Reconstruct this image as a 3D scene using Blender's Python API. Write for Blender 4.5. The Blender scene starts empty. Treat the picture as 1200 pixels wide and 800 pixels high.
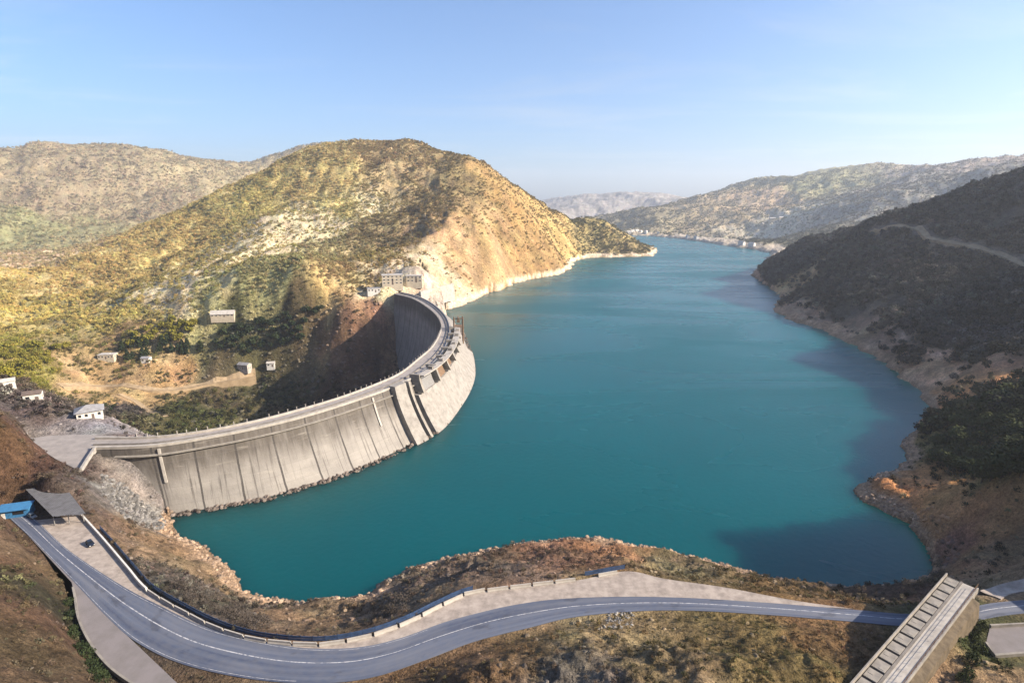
import bpy, bmesh, math, random
import numpy as np
from mathutils import Vector, Matrix, Euler
from mathutils.geometry import tessellate_polygon

random.seed(7); RNG = np.random.default_rng(11)
R = math.radians
scene = bpy.context.scene
COL = scene.collection

# ------------------------------------------------------------------ camera
CAM_H = 110.0; F = 655.0; PITCH = R(13.7)      # F in photo pixels (1200 wide)
cam_d = bpy.data.cameras.new("camera"); cam = bpy.data.objects.new("camera", cam_d); COL.objects.link(cam)
cam_d.sensor_width = 36; cam_d.lens = 36 * F / 1200; cam_d.clip_start = 1; cam_d.clip_end = 60000
cam.location = (0, 0, CAM_H); cam.rotation_euler = (R(90) - PITCH, 0, 0)
scene.camera = cam

# ------------------------------------------------------------------ world, sun, exposure
SUN_EL = 27.0; SUN_AZ = 99.0                   # azimuth clockwise from +Y (the view direction)
world = bpy.data.worlds.new("World"); scene.world = world; world.use_nodes = True
nt = world.node_tree; nt.nodes.clear()
sky = nt.nodes.new("ShaderNodeTexSky"); sky.sky_type = 'NISHITA'; sky.sun_disc = False
sky.sun_elevation = R(SUN_EL); sky.sun_rotation = R(SUN_AZ)
sky.altitude = 400; sky.air_density = 1.0; sky.dust_density = 2.4; sky.ozone_density = 6.5
bg = nt.nodes.new("ShaderNodeBackground"); bg.inputs[1].default_value = 0.092
wo = nt.nodes.new("ShaderNodeOutputWorld")
# thin high cirrus
wtc = nt.nodes.new("ShaderNodeTexCoord"); wsp = nt.nodes.new("ShaderNodeSeparateXYZ"); nt.links.new(wtc.outputs["Generated"], wsp.inputs[0])
wmx = nt.nodes.new("ShaderNodeMath"); wmx.operation = 'MAXIMUM'; wmx.inputs[1].default_value = .06; nt.links.new(wsp.outputs["Z"], wmx.inputs[0])
wdv = nt.nodes.new("ShaderNodeVectorMath"); wdv.operation = 'DIVIDE'; nt.links.new(wtc.outputs["Generated"], wdv.inputs[0]); nt.links.new(wmx.outputs[0], wdv.inputs[1])
wmp = nt.nodes.new("ShaderNodeMapping"); wmp.inputs["Scale"].default_value = (.28, .55, 0); wmp.inputs["Rotation"].default_value = (0, 0, .5); nt.links.new(wdv.outputs[0], wmp.inputs["Vector"])
wnz = nt.nodes.new("ShaderNodeTexNoise"); wnz.inputs["Scale"].default_value = 1.0; wnz.inputs["Detail"].default_value = 7; wnz.inputs["Roughness"].default_value = .62; wnz.inputs["Distortion"].default_value = .6; nt.links.new(wmp.outputs[0], wnz.inputs["Vector"])
wmr = nt.nodes.new("ShaderNodeMapRange"); wmr.inputs[1].default_value = .50; wmr.inputs[2].default_value = .80; wmr.inputs[4].default_value = .35; nt.links.new(wnz.outputs["Fac"], wmr.inputs[0])
wbw = nt.nodes.new("ShaderNodeRGBToBW"); nt.links.new(sky.outputs[0], wbw.inputs[0])
wml = nt.nodes.new("ShaderNodeMath"); wml.operation = 'MULTIPLY'; wml.inputs[1].default_value = 1.6; nt.links.new(wbw.outputs[0], wml.inputs[0])
wmi = nt.nodes.new("ShaderNodeMix"); wmi.data_type = 'RGBA'; nt.links.new(wmr.outputs[0], wmi.inputs["Factor"]); nt.links.new(sky.outputs[0], wmi.inputs["A"]); nt.links.new(wml.outputs[0], wmi.inputs["B"])
nt.links.new(wmi.outputs["Result"], bg.inputs[0]); nt.links.new(bg.outputs[0], wo.inputs[0])
sd = bpy.data.lights.new("sun", 'SUN'); sd.energy = 4.6; sd.angle = R(0.6); sd.color = (1.0, 0.86, 0.68)
sun = bpy.data.objects.new("sun", sd); COL.objects.link(sun)
sdir = Vector((math.sin(R(SUN_AZ)) * math.cos(R(SUN_EL)), math.cos(R(SUN_AZ)) * math.cos(R(SUN_EL)), math.sin(R(SUN_EL))))
sun.rotation_euler = sdir.to_track_quat('Z', 'Y').to_euler(); sun.location = sdir * 3000
vs = scene.view_settings
vs.view_transform = 'Standard'; vs.look = 'None'; vs.exposure = 1.38; vs.gamma = 1; vs.use_curve_mapping = False
scene.cycles.max_bounces = 4; scene.cycles.volume_bounces = 0

# ------------------------------------------------------------------ helpers: rays, noise, meshes
CP, SP = math.cos(PITCH), math.sin(PITCH)
def ray(px, py):
    x = (px - 600) / F; y = (py - 400) / F
    return np.array([x, CP - y * SP, -(y * CP + SP)])
def at(px, py, z=0.0):
    d = ray(px, py); return np.array([0, 0, CAM_H]) + d * ((z - CAM_H) / d[2])
def atd(px, py, dist):
    d = ray(px, py); return np.array([0, 0, CAM_H]) + d * (dist / d[1])

def _hash(ix, iy, seed):
    h = (ix.astype(np.int64) * 374761393 + iy.astype(np.int64) * 668265263 + seed * 974634777) & 0xffffffff
    h = ((h ^ (h >> 13)) * 1274126177) & 0xffffffff
    h = h ^ (h >> 16)
    return (h & 0xffff) / 65535.0
def vnoise(x, y, seed=0):
    ix = np.floor(x); iy = np.floor(y); fx = x - ix; fy = y - iy
    ux = fx * fx * fx * (fx * (fx * 6 - 15) + 10); uy = fy * fy * fy * (fy * (fy * 6 - 15) + 10)
    def g(ax, ay):
        a = _hash(ix + ax, iy + ay, seed) * 2 * math.pi
        return np.cos(a) * (fx - ax) + np.sin(a) * (fy - ay)
    n0 = g(0, 0) * (1 - ux) + g(1, 0) * ux; n1 = g(0, 1) * (1 - ux) + g(1, 1) * ux
    return (n0 * (1 - uy) + n1 * uy) * 1.5
def fbm(x, y, octv=4, seed=0, gain=0.5):
    s = 0; a = 1.0
    for o in range(octv):
        s = s + a * vnoise(x, y, seed + o * 17); x = x * 2.03 + 13.7; y = y * 2.03 - 7.1; a *= gain
    return s
def ridged(x, y, octv=4, seed=0):
    s = 0; a = 1.0
    for o in range(octv):
        s = s + a * (1 - 2 * np.abs(vnoise(x, y, seed + o * 31))); x = x * 2.1 + 3.3; y = y * 2.1 + 9.2; a *= 0.5
    return s / 1.6 - 0.5
def sstep(a, b, x):
    t = np.clip((x - a) / (b - a), 0, 1); return t * t * (3 - 2 * t)

def catmull(pts, n=12):
    pts = [np.asarray(p, float) for p in pts]; out = []
    P = [2 * pts[0] - pts[1]] + pts + [2 * pts[-1] - pts[-2]]
    for i in range(1, len(P) - 2):
        p0, p1, p2, p3 = P[i - 1:i + 3]
        for k in range(n):
            t = k / n
            out.append(0.5 * ((2 * p1) + (-p0 + p2) * t + (2 * p0 - 5 * p1 + 4 * p2 - p3) * t * t + (-p0 + 3 * p1 - 3 * p2 + p3) * t ** 3))
    out.append(pts[-1]); return np.array(out)
def resample(line, n):
    line = np.asarray(line, float)
    s = np.concatenate([[0], np.cumsum(np.linalg.norm(np.diff(line, axis=0), axis=1))])
    q = np.linspace(0, s[-1], n)
    return np.stack([np.interp(q, s, line[:, k]) for k in range(line.shape[1])], 1)
def plen(line): return float(np.sum(np.linalg.norm(np.diff(np.asarray(line), axis=0), axis=1)))

def seg_dist(X, Y, poly, closed=False):
    """distance from points to a polyline in plan"""
    P = np.asarray(poly)[:, :2]; Q = np.roll(P, -1, 0) if closed else None
    A = P if closed else P[:-1]; B = Q if closed else P[1:]
    best = np.full(X.shape, 1e18)
    for (ax, ay), (bx, by) in zip(A, B):
        dx, dy = bx - ax, by - ay; L = dx * dx + dy * dy + 1e-9
        t = np.clip(((X - ax) * dx + (Y - ay) * dy) / L, 0, 1)
        best = np.minimum(best, (X - ax - t * dx) ** 2 + (Y - ay - t * dy) ** 2)
    return np.sqrt(best)
def inside(X, Y, poly):
    P = np.asarray(poly)[:, :2]; Q = np.roll(P, -1, 0); r = np.zeros(X.shape, bool)
    for (ax, ay), (bx, by) in zip(P, Q):
        if ay == by: continue
        c = ((ay > Y) != (by > Y)) & (X < (bx - ax) * (Y - ay) / (by - ay) + ax)
        r ^= c
    return r

def np_mesh(name, V, faces_flat, nper):
    me = bpy.data.meshes.new(name); V = np.asarray(V, np.float32)
    n = len(faces_flat) // nper
    me.vertices.add(len(V)); me.vertices.foreach_set("co", V.ravel())
    me.loops.add(n * nper); me.loops.foreach_set("vertex_index", np.asarray(faces_flat, np.int32))
    me.polygons.add(n); me.polygons.foreach_set("loop_start", np.arange(n, dtype=np.int32) * nper)
    try: me.polygons.foreach_set("loop_total", np.full(n, nper, np.int32))
    except Exception: pass
    me.update(calc_edges=True); me.validate(); return me
def link(name, me, m=None, parent=None):
    o = bpy.data.objects.new(name, me); COL.objects.link(o)
    if m is not None:
        for mm in (m if isinstance(m, (list, tuple)) else [m]): me.materials.append(mm)
    if parent is not None: o.parent = parent
    return o
def bm_obj(name, bm, m, parent=None, smooth=False):
    bmesh.ops.recalc_face_normals(bm, faces=bm.faces)
    me = bpy.data.meshes.new(name); bm.to_mesh(me); bm.free()
    if smooth: me.polygons.foreach_set("use_smooth", [True] * len(me.polygons))
    return link(name, me, m, parent)
def tag(o, label, cat, group=None):
    o['label'] = label; o['category'] = cat
    if group: o['group'] = group
    return o
def struct(o): o['kind'] = 'structure'; return o
def stuff(o, label=None, cat=None):
    o['kind'] = 'stuff'
    if label: o['label'] = label; o['category'] = cat
    return o
def empty(name, loc, rz, label, cat, group=None):
    o = bpy.data.objects.new(name, None); COL.objects.link(o); o.location = [float(v) for v in loc]; o.rotation_euler = (0, 0, rz)
    o.empty_display_size = 0.5
    return tag(o, label, cat, group)
def copy_tree(o, parent=None):
    c = o.copy(); COL.objects.link(c)
    if parent is not None: c.parent = parent
    for ch in list(o.children): copy_tree(ch, c)
    return c

def box(bm, c, s, rz=0, bev=0, tilt=None):
    mt = Matrix.Translation(Vector([float(v) for v in c])) @ Matrix.Rotation(rz, 4, 'Z')
    if tilt is not None: mt = mt @ Euler(tilt).to_matrix().to_4x4()
    mt = mt @ Matrix.Diagonal((s[0], s[1], s[2], 1))
    g = bmesh.ops.create_cube(bm, size=1, matrix=mt)
    if bev:
        es = list({e for v in g['verts'] for e in v.link_edges})
        bmesh.ops.bevel(bm, geom=es, offset=bev, segments=1, affect='EDGES')
def cyl(bm, a, b, r, r2=None, n=10):
    a = Vector([float(v) for v in a]); b = Vector([float(v) for v in b]); d = b - a
    mt = Matrix.Translation((a + b) / 2) @ d.to_track_quat('Z', 'Y').to_matrix().to_4x4()
    bmesh.ops.create_cone(bm, cap_ends=True, segments=n, radius1=r, radius2=r if r2 is None else r2, depth=d.length, matrix=mt)
def sweep(bm, line, prof, closed_prof=True, cap=True):
    """sweep a 2D profile (offset to the right, height) along a plan line"""
    line = np.asarray(line, float); n = len(line); rings = []
    for i in range(n):
        a = line[max(i - 1, 0)]; b = line[min(i + 1, n - 1)]; t = (b - a)[:2]; t = t / (np.linalg.norm(t) + 1e-9)
        nx, ny = t[1], -t[0]
        rings.append([bm.verts.new((line[i][0] + nx * p[0], line[i][1] + ny * p[0], line[i][2] + p[1])) for p in prof])
    m = len(prof)
    for i in range(n - 1):
        for k in range(m if closed_prof else m - 1):
            k2 = (k + 1) % m
            bm.faces.new((rings[i][k], rings[i][k2], rings[i + 1][k2], rings[i + 1][k]))
    if cap and closed_prof:
        bm.faces.new(rings[0]); bm.faces.new(rings[-1])
def loft(bm, rows, cap=False):
    vs_ = [[bm.verts.new([float(c) for c in p]) for p in r] for r in rows]
    for a, b in zip(vs_[:-1], vs_[1:]):
        for i in range(len(a) - 1): bm.faces.new((a[i], a[i + 1], b[i + 1], b[i]))
    return vs_

# ------------------------------------------------------------------ materials
def mat(name, col, rough=0.85, spec=0.3, noise=None, bump=None, metal=0.0):
    """noise = (scale, second colour, low, high) ; bump = (scale, strength, distance)"""
    m = bpy.data.materials.new(name); m.use_nodes = True; t = m.node_tree; N = t.nodes; L = t.links
    p = N["Principled BSDF"]; p.inputs["Roughness"].default_value = rough; p.inputs["Specular IOR Level"].default_value = spec
    p.inputs["Metallic"].default_value = metal; p.inputs["Base Color"].default_value = (*col, 1)
    tc = N.new("ShaderNodeTexCoord")
    if noise:
        nz = N.new("ShaderNodeTexNoise"); nz.inputs["Scale"].default_value = noise[0]; nz.inputs["Detail"].default_value = 6; nz.inputs["Roughness"].default_value = 0.65
        L.new(tc.outputs["Object"], nz.inputs["Vector"])
        mr = N.new("ShaderNodeMapRange"); mr.inputs[1].default_value = noise[2]; mr.inputs[2].default_value = noise[3]; L.new(nz.outputs["Fac"], mr.inputs[0])
        mx = N.new("ShaderNodeMix"); mx.data_type = 'RGBA'; mx.inputs["A"].default_value = (*col, 1); mx.inputs["B"].default_value = (*noise[1], 1)
        L.new(mr.outputs[0], mx.inputs["Factor"]); L.new(mx.outputs["Result"], p.inputs["Base Color"])
    if bump:
        nb = N.new("ShaderNodeTexNoise"); nb.inputs["Scale"].default_value = bump[0]; nb.inputs["Detail"].default_value = 5
        L.new(tc.outputs["Object"], nb.inputs["Vector"])
        bn = N.new("ShaderNodeBump"); bn.inputs["Strength"].default_value = bump[1]; bn.inputs["Distance"].default_value = bump[2]
        L.new(nb.outputs["Fac"], bn.inputs["Height"]); L.new(bn.outputs[0], p.inputs["Normal"])
    return m
M = {}
M['conc'] = mat("concrete", (.30, .275, .24), .9, .2, (.3, (.18, .165, .15), .4, .7), (1.2, .3, .1))
M['conc_light'] = mat("pale_concrete", (.42, .39, .35), .9, .2, (.35, (.24, .22, .20), .4, .75), (1.5, .3, .06))
M['conc_dark'] = mat("stained_concrete", (.22, .20, .18), .9, .2, (.3, (.12, .11, .10), .4, .7), (1.5, .4, .06))
M['crest'] = mat("crest_pavement", (.32, .29, .27), .9, .2, (.2, (.22, .20, .19), .4, .7))
M['asphalt'] = mat("asphalt", (.062, .078, .125), .85, .3, (.09, (.10, .115, .165), .38, .68), (6, .2, .02))
M['line'] = mat("road_paint", (.50, .50, .51), .7, .3, (.8, (.15, .165, .20), .44, .62))
M['gravel'] = mat("gravel", (.40, .345, .30), .95, .1, (.35, (.24, .205, .18), .38, .66), (5, .5, .05))
M['layby'] = mat("layby_concrete", (.21, .19, .19), .9, .2, (.2, (.17, .155, .15), .4, .65), (4, .3, .03))
M['dirt'] = mat("dirt", (.36, .27, .17), .95, .1, (.15, (.22, .16, .095), .4, .7), (2, .4, .1))
M['white'] = mat("white_paint", (.62, .60, .56), .8, .3, (.5, (.42, .40, .37), .5, .8))
M['cream'] = mat("cream_render", (.55, .48, .37), .9, .2, (.25, (.38, .33, .25), .4, .75))
M['roof_grey'] = mat("grey_roof_sheet", (.30, .30, .31), .7, .4, (.4, (.19, .185, .19), .4, .7))
M['roof_brown'] = mat("brown_roof_sheet", (.16, .12, .10), .8, .3, (.5, (.10, .08, .07), .4, .7))
M['roof_white'] = mat("pale_roof_sheet", (.50, .47, .43), .7, .3, (.3, (.34, .32, .29), .4, .7))
M['dark'] = mat("dark_opening", (.015, .015, .017), .5, .4)
M['glass'] = mat("window_glass", (.02, .025, .03), .1, .6)
M['steel'] = mat("grey_steel", (.22, .22, .22), .5, .5, (1, (.14, .12, .11), .45, .7))
M['navy'] = mat("navy_fence_paint", (.04, .075, .16), .65, .3, (.6, (.02, .038, .085), .4, .7))
M['blue'] = mat("blue_sheet", (.045, .18, .36), .6, .4, (.5, (.035, .12, .25), .45, .75))
M['car'] = mat("dark_car_paint", (.012, .016, .028), .25, .6)
M['car_grey'] = mat("grey_car_paint", (.14, .15, .16), .3, .6)
M['tyre'] = mat("tyre_rubber", (.012, .012, .012), .9, .1)
M['lamp'] = mat("headlight_glass", (.7, .7, .68), .15, .6)
M['red'] = mat("tail_light", (.35, .01, .01), .2, .6)
M['bark'] = mat("bark", (.09, .07, .055), .95, .1, (2, (.05, .04, .03), .4, .7))
M['bank'] = mat("earth_bank", (.15, .12, .085), .95, .1, (.5, (.085, .068, .048), .38, .66), (1.5, .5, .15))
M['spill'] = mat("spillway_concrete", (.31, .29, .265), .9, .2, (.22, (.19, .175, .16), .38, .68), (1.2, .4, .1))
M['rust'] = mat("rusty_metal", (.20, .13, .08), .8, .3, (1, (.10, .06, .04), .4, .7))

def foliage_mat(name, col, col2, inst=False):
    m = bpy.data.materials.new(name); m.use_nodes = True; t = m.node_tree; N = t.nodes; L = t.links
    p = N["Principled BSDF"]; p.inputs["Roughness"].default_value = .9; p.inputs["Specular IOR Level"].default_value = .1
    g = N.new("ShaderNodeNewGeometry")
    if inst:
        a = N.new("ShaderNodeAttribute"); a.attribute_type = 'INSTANCER'; a.attribute_name = "tint"
        hs = N.new("ShaderNodeHueSaturation"); L.new(a.outputs["Color"], hs.inputs["Color"])
        mr = N.new("ShaderNodeMapRange"); mr.inputs[3].default_value = .65; mr.inputs[4].default_value = 1.4
        L.new(g.outputs["Random Per Island"], mr.inputs[0]); L.new(mr.outputs[0], hs.inputs["Value"])
        L.new(hs.outputs[0], p.inputs["Base Color"])
    else:
        oi = N.new("ShaderNodeObjectInfo"); ad = N.new("ShaderNodeMath"); ad.operation = 'MULTIPLY_ADD'; ad.inputs[1].default_value = .55
        L.new(oi.outputs["Random"], ad.inputs[0])
        m2 = N.new("ShaderNodeMath"); m2.operation = 'MULTIPLY'; m2.inputs[1].default_value = .45; L.new(g.outputs["Random Per Island"], m2.inputs[0]); L.new(m2.outputs[0], ad.inputs[2])
        mx = N.new("ShaderNodeMix"); mx.data_type = 'RGBA'; mx.inputs["A"].default_value = (*col, 1); mx.inputs["B"].default_value = (*col2, 1)
        L.new(ad.outputs[0], mx.inputs["Factor"]); L.new(mx.outputs["Result"], p.inputs["Base Color"])
    return m

# ------------------------------------------------------------------ plan of the place
WZ = -32.0                                             # water level; 0 is the dam crest and the road
ST = [  # arch dam stations: upstream crest edge, upstream face at the waterline, downstream crest edge
 ((108,527),(128,604),(112,514)), ((180,524),(200,602),(180,513)), ((250,513),(262,592),(240,506)), ((300,503),(318,581),(300,494)),
 ((350,491),(372,565),(350,481)), ((400,476),(424,547),(400,466)), ((455,457),(480,521),(445,449)), ((485,443),(512,503),(470,437)),
 ((505,430),(533,478),(490,421)), ((518,416),(547,455),(505,408)), ((526,400),(552,435),(514,394)), ((528,385),(549,412),(517,382)),
 ((522,370),(541,392),(511,370)), ((508,357),(530,375),(498,359)), ((490,348),(512,362),(482,350)), ((466,342),(490,352),(462,345))]
NS = 121
dam_u = resample(catmull([at(*s[0], 0) for s in ST]), NS)
_w = catmull([at(*s[1], WZ) for s in ST]); _u = catmull([at(*s[0], 0) for s in ST]); _d = catmull([at(*s[2], 0) for s in ST])
_s = np.concatenate([[0], np.cumsum(np.linalg.norm(np.diff(_u, axis=0), axis=1))]); _q = np.linspace(0, _s[-1], NS)
dam_w = np.stack([np.interp(_q, _s, _w[:, k]) for k in range(3)], 1)
dam_d = np.stack([np.interp(_q, _s, _d[:, k]) for k in range(3)], 1)
DAM_LEN = _s[-1]

shore_px = [(195,603),(215,625),(240,640),(268,662),(288,690),(320,701),(360,704),(400,700),(430,694),(450,680),(480,668),(520,655),(560,645),(600,638),
 (650,632),(700,630),(740,637),(780,645),(820,655),(860,663),(900,675),(940,684),(1000,687),(1050,685),(1082,678),(1095,660),(1080,630),(1060,610),
 (1030,597),(995,577),(1020,562),(1055,545),(1064,535),(1054,522),(1076,505),(1086,482),(1085,462),(1060,445),(1035,425),(1000,405),(970,390),(940,380),
 (915,370),(906,362),(919,350),(900,336),(880,321),(893,312),(906,297),(880,292),(840,286),(800,280),(760,276),(732,275.5)]
shore2_px = [(772,294),(766,300),(730,301),(690,302),(678,304),(664,318),(655,322),(620,327),(590,338),(562,349),(542,359),(524,362)]
shoreA = np.array([at(x, y, WZ) for x, y in shore_px]); shoreB = np.array([at(x, y, WZ) for x, y in shore2_px])
dam_line = dam_w[4:][::-1]
_lake = np.concatenate([shoreA, shoreB, dam_line])

def wiggle(line, amp, wl, seed, n=4):
    """natural irregularity along a surveyed shoreline"""
    out = []
    for i in range(len(line) - 1):
        a, b = line[i], line[i + 1]; L = np.linalg.norm(b - a); k = max(2, min(10, int(L / wl)))
        for j in range(k): out.append(a + (b - a) * j / k)
    out.append(line[-1]); out = np.array(out)
    r = np.hypot(out[:, 0], out[:, 1]); a = amp * np.clip(r / 250, .5, 6)
    out[:, 0] += a * vnoise(out[:, 0] / wl, out[:, 1] / wl, seed); out[:, 1] += a * vnoise(out[:, 0] / wl + 50, out[:, 1] / wl, seed + 1)
    return out
shoreA = wiggle(shoreA, 3.2, 9, 3); shoreB = wiggle(shoreB, 3.0, 14, 5)
lake = np.concatenate([shoreA, shoreB, dam_line])

road_up = catmull([at(x, y, 0) for x, y in [(22,594),(45,612),(75,640),(110,665),(150,690),(185,708),(240,734),(300,750),(360,759),(420,758),(470,747),(520,729),(560,718),(600,709),(650,702),(720,699),(800,700),(900,706),(1000,714),(1065,719),(1120,715),(1165,706),(1240,700)]], 8)
road_lo = catmull([at(x, y, 0) for x, y in [(8,604),(32,626),(58,652),(92,687),(125,722),(160,752),(215,778),(300,796),(380,800),(440,792),(500,772),(550,753),(590,742),(620,735),(670,723),(740,716),(810,715),(900,720),(1000,728),(1062,733),(1125,730),(1175,721),(1240,714)]], 8)
barrier_px = [(95,604),(122,634),(150,667),(172,692),(210,715),(250,735),(290,748),(330,754),(370,756),(400,753),(440,744),(480,729),(512,713),(550,696),(585,691),(625,686),(680,679),(735,669)]
barrier = catmull([at(x, y, 0) for x, y in barrier_px], 8)
shoulder_px = barrier_px + [(780,678),(850,688),(930,703),(1000,713)]
shoulder_up = catmull([at(x, y, 0) for x, y in shoulder_px], 8)
layby_out = catmull([at(x, y, 0) for x, y in [(84,682),(88,700),(92,725),(104,752),(124,779),(150,800),(190,822),(250,840)]], 8)
apron_poly = np.array([at(x, y, 0) for x, y in [(36,513),(62,510),(100,509),(140,511),(180,513),(112,526),(95,552),(66,538),(44,524)]])
pad_poly = np.array([at(x, y, 0) for x, y in [(1160,735),(1215,732),(1230,765),(1165,770),(1155,755)]])
flat_polys = [np.concatenate([road_up, road_lo[::-1]]),
              np.concatenate([shoulder_up, resample(road_up, 200)[:165][::-1]]),
              np.concatenate([[at(20,594,0), at(60,600,0)], shoulder_up[:24], resample(road_up, 200)[:50][::-1]]),
              np.concatenate([layby_out, resample(road_lo, 200)[12:62][::-1]]), apron_poly, pad_poly]

# ---- control points of the land: (photo pixel, distance) or (photo pixel, height) surveyed from the picture, and plain x, y, z beyond it
CPTS = []
def D(*a):
    for px, py, d in a: CPTS.append(atd(px, py, d))
def Z(*a):
    for px, py, z in a: CPTS.append(at(px, py, z))
def X(*a):
    for p in a: CPTS.append(np.array(p, float))
# shorelines and road
for s in list(shoreA[::4]) + list(shoreB[::3]): X(s)
for s in list(road_up[::8]) + list(road_lo[::8]) + list(barrier[::10]) + list(apron_poly): X(s)
# foreground banks
Z((30,640,6),(0,620,10),(0,665,14),(45,690,9),(0,720,20),(60,745,12),(0,800,30),(60,800,20),(110,810,9))
Z((640,755,6),(560,780,6),(720,740,6),(720,800,16),(850,745,5),(850,800,14),(960,750,4),(960,800,9),(560,820,11),(480,800,3))
Z((560,668,-12),(480,700,-12),(650,655,-13),(720,655,-9),(800,668,-12),(900,690,-9),(430,728,-14),(330,728,-13),(250,690,-14),(210,668,-16),(170,640,-14),(150,610,-14),(130,580,-10),(1030,702,-9))
X((0,0,62),(0,45,38),(-60,40,48),(60,40,30),(-110,30,70),(110,40,30),(60,90,12),(90,105,5),(110,112,3),(128,118,2))
# left abutment slope
Z((0,540,22),(40,535,12),(70,552,6),(0,585,12),(0,500,26),(20,490,18),(100,570,3),(105,485,2),(60,478,4),(40,464,4),(10,455,6),(130,500,-1),(160,503,-12),(75,466,-2))
X((-300,150,90),(-330,250,60),(-330,330,20),(-420,330,30),(-500,150,160),(-300,0,150))
# gorge below the dam
X((-190,285,-25),(-165,320,-48),(-125,400,-96),(-105,470,-118),(-110,540,-120),(-115,610,-112),(-170,560,-120),(-262,545,-116),(-330,470,-95),(-260,400,-88),(-235,330,-48),(-130,650,-95))
Z((464,350,-6),(470,385,-45),(476,425,-85),(430,348,-2),(400,372,-22),(370,392,-45),(420,410,-58),(340,420,-72),(380,450,-95),(300,440,-90),(300,470,-100))
Z((200,452,-92),(240,430,-80),(260,470,-100),(130,440,-80),(60,450,-66),(150,470,-84),(200,490,-92),(20,432,-50))
# main hill
Z((350,352,-4),(250,380,-32),(150,404,-52),(60,425,-56),(0,415,-45),(450,335,6),(480,338,5),(520,335,2),(500,325,12),(488,305,30),(530,345,-18))
D((300,270,980),(200,320,880),(100,350,820),(20,365,800),(400,250,1080),(500,230,1180),(470,285,960),(420,300,900),(350,310,850),(560,250,1120),(580,290,1010),(540,300,930),(640,285,1260),(620,305,1130),(690,284,1650),(720,284,1680))
D((570,195,1340),(583,206,1370),(597,220,1395),(610,231,1420),(640,252,1500),(665,259,1620),(690,262,1720),(708,259,1750),(725,270,1750),(745,284,1740),(762,293,1690))
D((475,163,1450),(445,164,1440),(420,167,1440),(380,171,1430),(340,186,1400),(300,206,1330),(250,233,1250),(200,258,1170),(150,285,1090),(80,304,1020),(0,330,960),(515,183,1400),(545,186,1380),(350,230,1150),(250,280,1040))
# behind the main hill
def B(px, d, z):
    x = (px - 600) / F; X((x * d / 1.02, d, z))
B(300,1750,40); B(400,1850,80); B(480,1850,120); B(560,1750,60); B(610,1850,0); B(650,1950,-20); B(700,2050,-36); B(740,2000,-36); B(200,1600,10); B(100,1450,0); B(0,1350,-10); B(550,2400,40); B(620,2400,0); B(680,2500,-15); B(450,2600,80)
# far left mountains
D((0,188,2600),(30,181,2600),(65,183,2650),(100,172,2650),(150,172,2700),(190,185,2750),(240,195,2900),(280,195,3100),(320,199,3300),(100,230,2150),(180,230,2250),(40,250,1950),(200,210,2450),(0,270,1700),(100,275,1700),(-60,190,2500),(-60,300,1500))
B(0,3800,150); B(150,3900,150); B(280,4200,150)
D((375,168,3600),)
B(400,5000,100); B(520,4000,80)
# far ranges
D((640,238,6500),(680,231,6500),(720,227,6500),(760,228,6500),(800,236,6800),(560,240,6500),(450,235,6500),(650,255,5000),(720,262,4200),(770,250,4800))
B(600,9500,100); B(760,9500,100); B(900,9500,250); B(300,9500,300); B(0,9500,300); B(1200,9500,400)
D((725,258,3500),(748,243,3600),(775,247,3600),(800,243,3600),(830,233,3700),(860,224,3800),(885,215,3900),(920,209,4000),(960,199,4100),(1000,204,4200),(1040,206,4200),(1085,210,4200),(930,236,3300),(850,255,3200),(780,265,3100),(900,275,2700),(840,276,2900))
D((960,246,2600),(1000,232,2700),(1050,220,2800),(1100,207,2900),(1150,196,3000),(1200,187,3000),(1260,180,3000),(1000,255,2300),(920,285,2350),(960,275,2100),(1060,245,2200))
B(1000,5600,250); B(1200,5000,300); B(850,5600,150)
# right hill
D((985,284,1030),(1010,278,980),(1040,264,940),(1080,247,890),(1130,227,840),(1170,222,800),(1200,214,780),(1260,200,740))
D((950,285,1080),(920,298,1120),(895,312,1150),(1040,270,830),(1000,275,900),(1100,283,740),(1150,298,680),(1200,316,620),(1200,300,640),(1100,272,770),(1200,276,680),(1150,258,740))
D((1000,310,830),(1000,350,680),(950,340,840),(1080,330,660),(1100,370,555),(1150,350,560),(1200,385,470),(1200,345,540),(940,365,735),(1040,395,540),(1000,385,620),(1100,420,450),(1150,430,385),(1130,455,370),(1200,440,355))
D((1200,500,275),(1150,480,320),(1120,520,280),(1200,555,232),(1150,560,245),(1100,570,245),(1060,575,250),(1150,610,200),(1100,610,215),(1200,630,183),(1150,650,178),(1200,670,165),(1130,668,172))
B(1050,1500,-5); B(1150,1500,40); B(950,1650,-25); B(1250,1300,120)
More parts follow.
